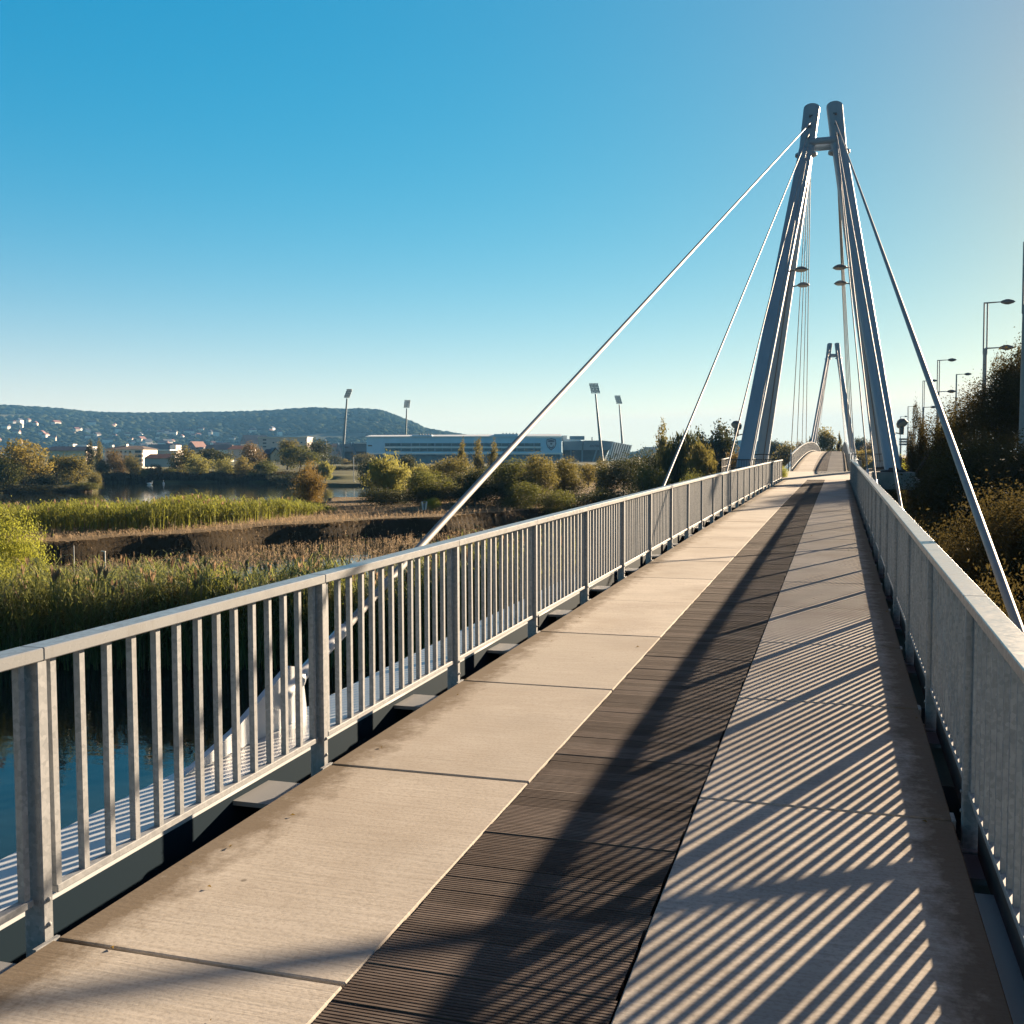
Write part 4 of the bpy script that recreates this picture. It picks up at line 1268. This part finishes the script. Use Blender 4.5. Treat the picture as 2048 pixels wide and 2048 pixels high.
cr = panel(shield(1.0), .15, 'crest', M['crest_dark'], dv=-.25)
panel(shield(.84), .12, 'crest_field', M['crest_white'], cr, -.40)
panel([(cxp - 6.4, cyp - 4.6), (cxp + 6.4, cyp - 4.6), (cxp + 6.4, cyp - 7.6), (cxp, cyp - 8.6), (cxp - 6.4, cyp - 7.6)], .1, 'crest_band', M['crest_dark'], cr, -.55)
panel([(cxp - 5.4, cyp + .5), (cxp - 2.9, cyp + 5.0), (cxp, cyp + 6.2), (cxp + 2.9, cyp + 5.0), (cxp + 5.4, cyp + .5), (cxp + 4.4, cyp + 6.0), (cxp, cyp + 8.8), (cxp - 4.4, cyp + 6.0)][::1], .1, 'crest_emblem', M['crest_dark'], cr, -.55)
panel([(cxp - 2.4, cyp - 1.8), (cxp - 1.5, cyp + .6), (cxp + 1.5, cyp + .6), (cxp + 2.4, cyp - 1.8), (cxp, cyp - 3)], .1, 'crest_disc', M['crest_dark'], cr, -.55)
# left corner
panel([(672, 903), (732, 903), (732, 886), (704, 887), (676, 888)], 16, 'corner_stand', M['stad_grey'], dv=6)
panel(rect(684, 903, 732, 926), 12, 'corner_base', M['stad_dark'], dv=9)
for a, c in ((672, 684), (699, 709)):
    b = MB(); b.prism([SP(c, 926, 3), SP(c + 6, 926, 3), SP(c + 4, 906, 3), SP(a + 3, 885, 3), SP(a, 885, 3), SP(c - 3, 906, 3)], bk * 1.5); b.build('buttress', M['stad_glass'], stad)
panel(rect(708, 885.5, 732, 887), 10, 'roof', M['stad_roof'], dv=4)
panel(rect(686, 893, 697, 896), .3, 'lettering', M['stad_dark'], dv=5.4); panel(rect(736, 890, 744, 892.5), .3, 'lettering', M['stad_dark'], dv=-.4)
# right wing
panel([(1127, 900), (1164, 900), (1166, 882), (1127, 883)], 14, 'wing_panel', M['stad_grey'], dv=5)
panel([(1166, 900), (1219, 900), (1227, 883), (1205, 881), (1168, 881)], 14, 'wing_panel', M['stad_grey'], dv=4)
panel([(1127, 924), (1205, 924), (1218, 900), (1127, 900)], 12, 'wing_base', M['stad_dark'], dv=8)
panel(rect(1125, 871, 1134, 882), 14, 'stair_tower', M['stad_roof'], dv=8)
panel([(1128, 883), (1164, 882.5), (1160, 879), (1128, 878)], 8, 'roof', M['stad_roof'], dv=7)
panel(rect(1140, 872, 1169, 879.5), 6, 'roof_plant', M['stad_glass'], dv=30)
panel(rect(1183.3, 874, 1185, 881), 1, 'chimney', M['stad_grey'], dv=12)
for x0, x1, dx in ((1141, 1143, 0), (1163, 1166, 0), (1184, 1187, 8)):
    panel([(x0, 924), (x1, 924), (x1 + dx, 900), (x0 + dx, 900)], .6, 'column', M['stad_grey'], dv=6)
for k in range(9):
    xx = 1224 + k * 4.5; yy = 883 + k * .9
    b = MB(); b.prism([SP(xx - 9, 922, 2 + k * 2.5), SP(xx - 6.6, 922, 2 + k * 2.5), SP(xx + 4.4, yy, 2 + k * 2.5), SP(xx + 2.0, yy, 2 + k * 2.5)], bk * .5); b.build('facade_fin', M['stad_roof'], stad)
panel([(1213, 922), (1254, 924), (1263, 891), (1226, 884)], 6, 'end_stand', M['stad_dark'], dv=27)
# entrance lettering on the right wing, dark slanted capitals
fc = bpy.data.curves.new('lettering', 'FONT'); fc.body = 'ENTREE 2'; fc.size = 2.4; fc.shear = .25; fc.extrude = .08
fo = bpy.data.objects.new('lettering_tmp', fc); COL.objects.link(fo)
dg = bpy.context.evaluated_depsgraph_get(); tme = bpy.data.meshes.new_from_object(fo.evaluated_get(dg)); bpy.data.objects.remove(fo)
tme.materials.clear(); tme.materials.append(M['crest_dark'])
wdt = max(v.co.x for v in tme.vertices); need = (1208 - 1179) * SD / F_PX
lo = link('lettering', tme, stad); lo.location = SP(1179, 894.3, 3.6) - stad.location; lo.rotation_euler = (R(90), 0, YAW); lo.scale = (need / wdt,) * 2 + (1,)


def flood_mast(pb, pt, rows, dist, pw, label, skew=0.):
    (bx, by), (tx, ty) = pb, pt
    foot = at(bx, by, dist); head = at(tx, ty, dist)
    root = empty('floodlight_mast', foot, label, 'floodlight mast', 'stadium floodlight masts')
    y0, y1 = rows
    b = MB(); b.tube([foot, foot.lerp(head, .5), head], [.95, .62, .42], 12); b.build('mast', M['mast'], root)
    mxp = dist / F_PX
    for k in range(4):
        yy = y1 + (y0 - y1) * k / 3.4; c = at(tx + skew * k, yy, dist) ; rx = Vector((_r0.x, _r0.y, 0)); h = pw / 2 * mxp
        g = MB()
        g.obox(c, rx * h, bk * .5, Vector((0, 0, .16)))
        for j in range(6): g.obox(c + rx * (h * (j - 2.5) / 3) + Vector((0, 0, .75)), rx * h * .13, bk * .4, Vector((0, 0, .45)))
        g.build('lamp_row', M['mast'], root)
    b = MB()
    for sx in (-.5, 0, .5): b.beam(at(tx + sx * pw * .8, y1, dist), at(tx + sx * pw * .8 + skew * 3.2, y0, dist), .25, .25, bk)
    b.build('lamp_frame', M['mast'], root)


flood_mast((684, 926), (694, 797), (781, 795), 570, 11, 'leaning floodlight mast at the left corner of the stadium', 1.6)
flood_mast((810, 905), (813.5, 817), (802, 815), 720, 12, 'floodlight mast behind the stadium in front of the hill', .5)
flood_mast((1204, 922), (1191, 788), (769, 786), 572, 18, 'tall floodlight mast crossing the right stadium wing', -1.2)
flood_mast((1247, 915), (1238.5, 809), (793, 807), 700, 11.5, 'shorter floodlight mast behind the striped stadium end', -1.2)

# ------------------------------------------------------------------ houses beyond the lake


def bld(px0, px1, yb, yt, dist, name, label, cat='building', turn=0.):
    c = at((px0 + px1) / 2, (yb + yt) / 2, dist)
    root = empty(name, (c.x, c.y, gz(c.x, c.y)), label, cat)
    return root


def bb(px0, px1, yt, yb, dist, deep, name, mat, root):
    b = MB(); b.prism([at(px0, yb, dist), at(px1, yb, dist), at(px1, yt, dist), at(px0, yt, dist)], bk * deep); return b.build(name, mat, root)


def hip(px0, px1, ye, yr, dist, deep, inset, mat, root):
    e = at(px0, ye, dist - .6); f = at(px1, ye, dist - .6); g = f + bk * (deep + 1.2); h = e + bk * (deep + 1.2)
    m = dist / F_PX; rx = (f - e).normalized(); up = Vector((0, 0, (ye - yr) * m))
    p = (e + h) / 2 + rx * inset * m + up; q = (f + g) / 2 - rx * inset * m + up
    b = MB(); b.add([e, f, g, h, p, q], [(0, 1, 5, 4), (1, 2, 5), (2, 3, 4, 5), (3, 0, 4), (3, 2, 1, 0)]); return b.build('roof', mat, root)


r_ = bld(85, 175, 925, 892, 330, 'long_building', 'long low building with a dark slate roof at left')
bb(86, 172, 901, 925, 330, 10, 'wall', M['wall_cream'], r_); hip(84, 175, 901, 892.5, 330, 10, 8, M['roof_slate'], r_)
r_ = bld(140, 172, 900, 890, 420, 'rooftop_building', 'pale building with white roof structures behind the slate roof')
bb(140, 172, 893, 920, 420, 12, 'wall', M['wall_white'], r_); bb(138, 146, 888, 893, 424, 4, 'roof_hut', M['wall_white'], r_); bb(150, 174, 890, 894, 422, 4, 'roof', M['stad_roof'], r_)
r_ = bld(208, 288, 942, 891, 345, 'apartment_block', 'white apartment block with dark hipped roof and balconies')
wl = bb(209, 286, 898, 942, 345, 14, 'wall', M['wall_white'], r_); rf = hip(207, 288.5, 898, 891, 345, 14, 20, M['roof_brown'], r_)
bb(249, 253, 888, 893, 350, 2, 'chimney', M['wall_white'], rf); bb(222, 225, 890, 894, 350, 1.5, 'chimney', M['wall_white'], rf)
for i in range(4):
    yy = 901.5 + i * 9
    for px in (213, 222, 231, 240, 249, 258):
        bb(px, px + 3.6, yy, yy + 4.8, 344.85, .1, 'window', M['window'], wl)
    bk_ = bb(268, 284, yy + 4.4, yy + 7, 343.6, 1.4, 'balcony', M['wall_cream'], r_)
    bb(270, 282, yy - .6, yy + 4.2, 344.8, .12, 'window', M['window'], wl)
r_ = bld(288, 350, 925, 907, 330, 'row_house', 'long house with a red tiled roof and white gable end')
bb(289, 346, 916, 934, 330, 9, 'wall', M['wall_pink'], r_); hip(287, 348, 916.5, 908, 330, 9, 3, M['roof_red'], r_); bb(343, 349, 911, 930, 329, 8, 'gable_wall', M['wall_white'], r_)
r_ = bld(300, 360, 910, 898, 480, 'works_hall', 'low pale hall behind the red roofed house')
bb(296, 352, 901, 916, 480, 12, 'wall', M['wall_pink'], r_); bb(340, 352, 890, 908, 492, 8, 'stair_tower', M['wall_white'], r_); bb(296, 340, 899, 901.4, 479, 13, 'roof', M['stad_roof'], r_)
r_ = bld(454, 500, 915, 891, 360, 'hip_roof_house', 'house with a dark red roof left of the rust coloured tree')
bb(456, 498, 898, 920, 360, 10, 'wall', M['wall_pink'], r_); hip(453, 500, 898, 890.5, 360, 10, 6, M['roof_red'], r_)
r_ = bld(516, 614, 900, 873, 520, 'slab_block', 'long flat roofed pinkish block on the horizon left of the stadium')
wl = bb(516, 614, 875, 912, 520, 14, 'wall', M['wall_pink'], r_); bb(515, 615, 873.6, 875, 519.5, 15, 'roof', M['wall_white'], r_)
for yy in (878.5, 885, 892): bb(525.5, 532.5, yy, yy + 2.6, 519.8, .15, 'window', M['window'], wl)
for k in range(9): bb(545 + k * 7, 548.5 + k * 7, 884, 886.5, 519.8, .15, 'window', M['window'], wl)
r_ = bld(526, 562, 930, 896, 300, 'gabled_house', 'small house with a dark roof and a sunlit cream gable')
m_ = 300 / F_PX
g0, g1 = at(543, 926, 300), at(560, 925, 300); gp_ = at(551.5, 897.5, 300); e0, e1 = at(543, 908, 300), at(560, 907, 300)
dirv = Vector((-_r0.x, -_r0.y, 0)) * 2.6 + bk * 6
b = MB(); b.prism([g0, g1, e1, e0], dirv); b.add([e0, e1, gp_], [(0, 1, 2)]); wl = b.build('wall', M['wall_cream'], r_)
b = MB(); o_ = -bk * .35
for ea in (e0, e1):
    d_ = (ea - gp_) * .08; b.prism([gp_ + o_ + Vector((0, 0, .12)), ea + d_ + o_ + Vector((0, 0, .12)), ea + d_ + dirv + Vector((0, 0, .12)), gp_ + dirv + Vector((0, 0, .12))], (0, 0, .25))
b.build('roof', M['roof_slate'], r_)
bb(526, 543, 908, 925, 301.5, 5, 'wing_wall', M['roof_brown'], r_); hip(524, 543, 908, 898, 301.5, 6, 2, M['roof_slate'], r_)
bb(550.5, 552, 919, 924.5, 299.9, .1, 'window', M['window'], wl)
r_ = bld(650, 682, 925, 889, 560, 'pink_house', 'pinkish house with small windows behind the leftmost floodlight mast')
wl = bb(655, 681, 893, 927, 600, 12, 'wall', M['wall_pink'], r_); hip(654, 682, 893, 887, 600, 12, 8, M['roof_brown'], r_)
for yy in (900, 908, 916): bb(672, 677, yy, yy + 2.5, 599.7, .1, 'window', M['window'], wl)
r_ = bld(1286, 1314, 905, 893, 900, 'distant_block', 'hazy flat block on the horizon right of the stadium')
bb(1286, 1314, 898, 908, 900, 20, 'wall', M['wall_pink'], r_); bb(1291, 1309, 894, 898, 905, 12, 'roof_hut', M['wall_pink'], r_)
# town at the foot of the hill
tw = np.random.RandomState(12)
for i in range(26):
    p = tw.uniform(300, 600); v_ = tw.uniform(900, 1330); X_, Y_ = ground_at(p, v_)
    o = link('town_house', protos[i % 4], None, (X_, Y_, gz(X_, Y_) + 3)); o.rotation_euler.z = tw.uniform(0, 3.1); k = tw.uniform(.8, 1.6); o.scale = (k * tw.uniform(1, 1.6), k, k * tw.uniform(.9, 1.6))
    tag(o, 'pale house in the town at the foot of the hill', 'house', 'houses at the foot of the hill')

# ------------------------------------------------------------------ street lamps along the road


def street_lamp(px, yt, y2, dist, label, double):
    x, y = ground_at(px, dist); zt = ztop(px, yt, dist); zb = max(1.15, gz(x, y))
    root = empty('street_lamp', (x, y, zb), label, 'street lamp', 'street lamps along the road')
    z2 = ztop(px, y2, dist) if y2 else zt - 3.8
    b = MB()
    if double:
        b.tube([(x, y, zb), (x, y, z2)], [.17, .12], 12); b.tube([(x - .10, y, z2 - .4), (x - .10, y, zt)], .05, 8); b.tube([(x + .10, y, z2 - .4), (x + .10, y, zt)], .05, 8); b.tube([(x - .1, y, zt - .04), (x + .1, y, zt - .04)], .05, 8)
    else: b.tube([(x, y, zb), (x, y, zt)], [.14, .08], 10)
    b.build('pole', M['pole'], root)
    for z in ((zt - .04, z2) if y2 else (zt - .04,)):
        b = MB(); b.tube([(x, y, z), (x + .95, y, z + .03)], [.05, .035], 8); arm = b.build('lamp_arm', M['pole'], root)
        c = Vector((x + 1.3, y, z + .02))
        b = MB(); b.lathe(c, [(0, -.48), (.09, -.36), (.17, -.12), (.18, .06), (.10, .34), (0, .48)], 14, (1, 0, 0)); b.build('lamp_head', M['lamp_metal'], arm)


street_lamp(2044, 488, 612, 50, 'street lamp at the right picture edge, nearest and tallest', True)
street_lamp(1966, 607, 698, 70, 'two armed street lamp standing clear of the trees, second nearest', True)
street_lamp(1874, 721, 784, 112, 'two armed street lamp crossed low down by the nearest right cable', True)
street_lamp(1910, 749, None, 132, 'single armed street lamp above the right bank trees', False)
street_lamp(1845, 762, 815, 145, 'two armed street lamp behind the spindly sapling', True)
street_lamp(1815, 813, 855, 222, 'two armed street lamp above the road signs', True)
street_lamp(1826, 836, None, 240, 'single armed street lamp right of the road signs', False)
street_lamp(1800, 833, None, 282, 'small distant street lamp right of the pylon floodlight', False)
street_lamp(1857, 870, None, 300, 'tiny distant street lamp left of the lit bush on the bank', False)

for px0, px1, yt, yb, dist, n, lab in ((1798.5, 1818, 876.5, 892, 150, 3, 'wide direction sign with three stacked boards beside the road'), (1820, 1831.5, 868, 880, 170, 2, 'narrow direction sign with two boards behind the wide one')):
    c = at((px0 + px1) / 2, yb, dist); root = empty('road_sign', (c.x, c.y, 1.2), lab, 'road sign')
    for k in range(n):
        a = yt + (yb - yt) * k / n; e = yt + (yb - yt) * (k + .72) / n
        f = bb(px0, px1, a, e, dist, .08, 'sign_board', M['sign_white'], root); bb(px0 + .6, px1 - .6, a + .9, e - .9, dist - .06, .03, 'sign_face', M['sign_dark'], f)
    for t in (.2, .8):
        p = at(px0 + (px1 - px0) * t, yt, dist + .2); b = MB(); b.tube([(p.x, p.y, 1.2), (p.x, p.y, p.z)], .06, 8); b.build('post', M['pole'], root)

# ------------------------------------------------------------------ small things
x, y = ground_at(848, 88); zb = gz(x, y)
root = empty('litter_bin', (x, y, zb), 'pale slatted litter bin on a post beside the small meadow bush', 'bin')
rx = Vector((_r0.x, _r0.y, 0))
b = MB(); b.beam((x, y, zb - .1), (x, y, zb + .55), .09, .09); b.build('post', M['lamp_metal'], root)
for s in (-1, 1):
    c = Vector((x, y, zb + .95)) + rx * .2 * s; b = MB(); b.obox(c, rx * .075, bk * .18, Vector((0, 0, .48)) + rx * .07 * s); b.build('side_board', M['sign_white'], root)
b = MB(); b.obox((x, y, zb + .9), rx * .12, bk * .14, (0, 0, .36)); b.obox((x, y, zb + 1.46), rx * .24, bk * .16, (0, 0, .035)); b.build('bin_body', M['lamp_metal'], root); root.scale = (.72,) * 3
for px, yt, dist, lab, arm in ((205, 1104, 46, 'thin pale post with a short arm standing in the reeds', True), (143, 1092, 52, 'shorter thin pale stake left of the armed post in the reeds', False)):
    x, y = ground_at(px, dist); zt = ztop(px, yt, dist); zb = gz(x, y)
    root = empty('marker_post', (x, y, zb), lab, 'post')
    b = MB(); b.tube([(x, y, zb - .2), (x, y, zt)], .03 if arm else .02, 8); b.build('pole', M['sign_white'], root)
    if arm: b = MB(); b.beam(Vector((x, y, zt)) + rx * .03, Vector((x, y, zt + .02)) - rx * .16, .05, .04); b.build('arm', M['sign_white'], root)
x, y = ground_at(707, 222); b = MB(); b.tube([(x, y, gz(x, y) - .2), (x, y, gz(x, y) + 5.2)], .07, 8)
tag(b.build('pole', M['sign_white'], None, base=(x, y, gz(x, y))), 'slim pale pole on the far bank below the stadium corner', 'pole')
for px, v_, lab, tr in ((298, 236, 'left of two white swans on the lake', .4), (326, 240, 'right of two white swans on the lake', 2.2)):
    x, y = ground_at(px, v_); b = MB()
    d = Vector((math.cos(tr), math.sin(tr), 0))
    P0 = Vector((x, y, WATER))
    b.tube([P0 - d * .62 + Vector((0, 0, .26)), P0 - d * .42 + Vector((0, 0, .2)), P0 + Vector((0, 0, .17)), P0 + d * .34 + Vector((0, 0, .14)), P0 + d * .46 + Vector((0, 0, .2)), P0 + d * .56 + Vector((0, 0, .45)), P0 + d * .50 + Vector((0, 0, .68)), P0 + d * .6 + Vector((0, 0, .76)), P0 + d * .78 + Vector((0, 0, .68))],
           [.02, .16, .25, .2, .1, .055, .05, .07, .015], 10)
    tag(b.build('swan', M['swan'], None, base=(x, y, WATER)), lab, 'swan')
# a person walking away over the crest of the bridge
pp = Vector((.06, 168, zd(168)))
vsn = [(0, 0, .95), (0, .0, 1.2), (0, .02, 1.42), (0, .03, 1.54), (0, .04, 1.68), (.19, .02, 1.40), (.26, -.04, 1.12), (.25, .06, .88), (-.19, .02, 1.40), (-.26, .06, 1.12), (-.25, .18, .90), (.09, 0, .9), (.11, .12, .5), (.11, .06, .06), (.11, .2, .03), (-.09, 0, .9), (-.11, -.06, .5), (-.11, -.26, .1), (-.11, -.14, .03)]
egs = [(0, 1), (1, 2), (2, 3), (3, 4), (2, 5), (5, 6), (6, 7), (2, 8), (8, 9), (9, 10), (0, 11), (11, 12), (12, 13), (13, 14), (0, 15), (15, 16), (16, 17), (17, 18)]
rds = [.15, .15, .15, .06, .10, .065, .05, .04, .065, .05, .04, .09, .065, .045, .04, .09, .065, .045, .04]
me = bpy.data.meshes.new('person'); me.from_pydata(vsn, egs, []); me.materials.append(M['cloth'])
po = link('person', me, None, pp); po.modifiers.new('skin', 'SKIN'); s_ = po.modifiers.new('subsurf', 'SUBSURF'); s_.levels = s_.render_levels = 1
for v, r0 in zip(me.skin_vertices[0].data, rds): v.radius = (r0, r0)
tag(po, 'person in dark clothes walking away over the crest of the bridge', 'person')
b = MB(); b.lathe(pp + Vector((0, .03, 1.66)), [(0, -.13), (.085, -.07), (.10, .02), (.075, .09), (0, .125)], 12); b.build('hair', M['cloth'], po)

# ------------------------------------------------------------------ the air
hz = NT('air_haze'); hz.t.nodes.remove(hz.p)
pv = hz.n('ShaderNodeVolumePrincipled'); pv.inputs['Color'].default_value = (.16, .42, .80, 1); pv.inputs['Density'].default_value = 1.25e-4; pv.inputs['Anisotropy'].default_value = 0.
hz.l(pv.outputs[0], hz.out.inputs['Volume'])
b = MB(); b.box(-4300, 4300, -4300, 4400, -12, 150)
tag(b.build('haze', hz.m), 'thin bluish haze over the valley', 'haze', kind='stuff')
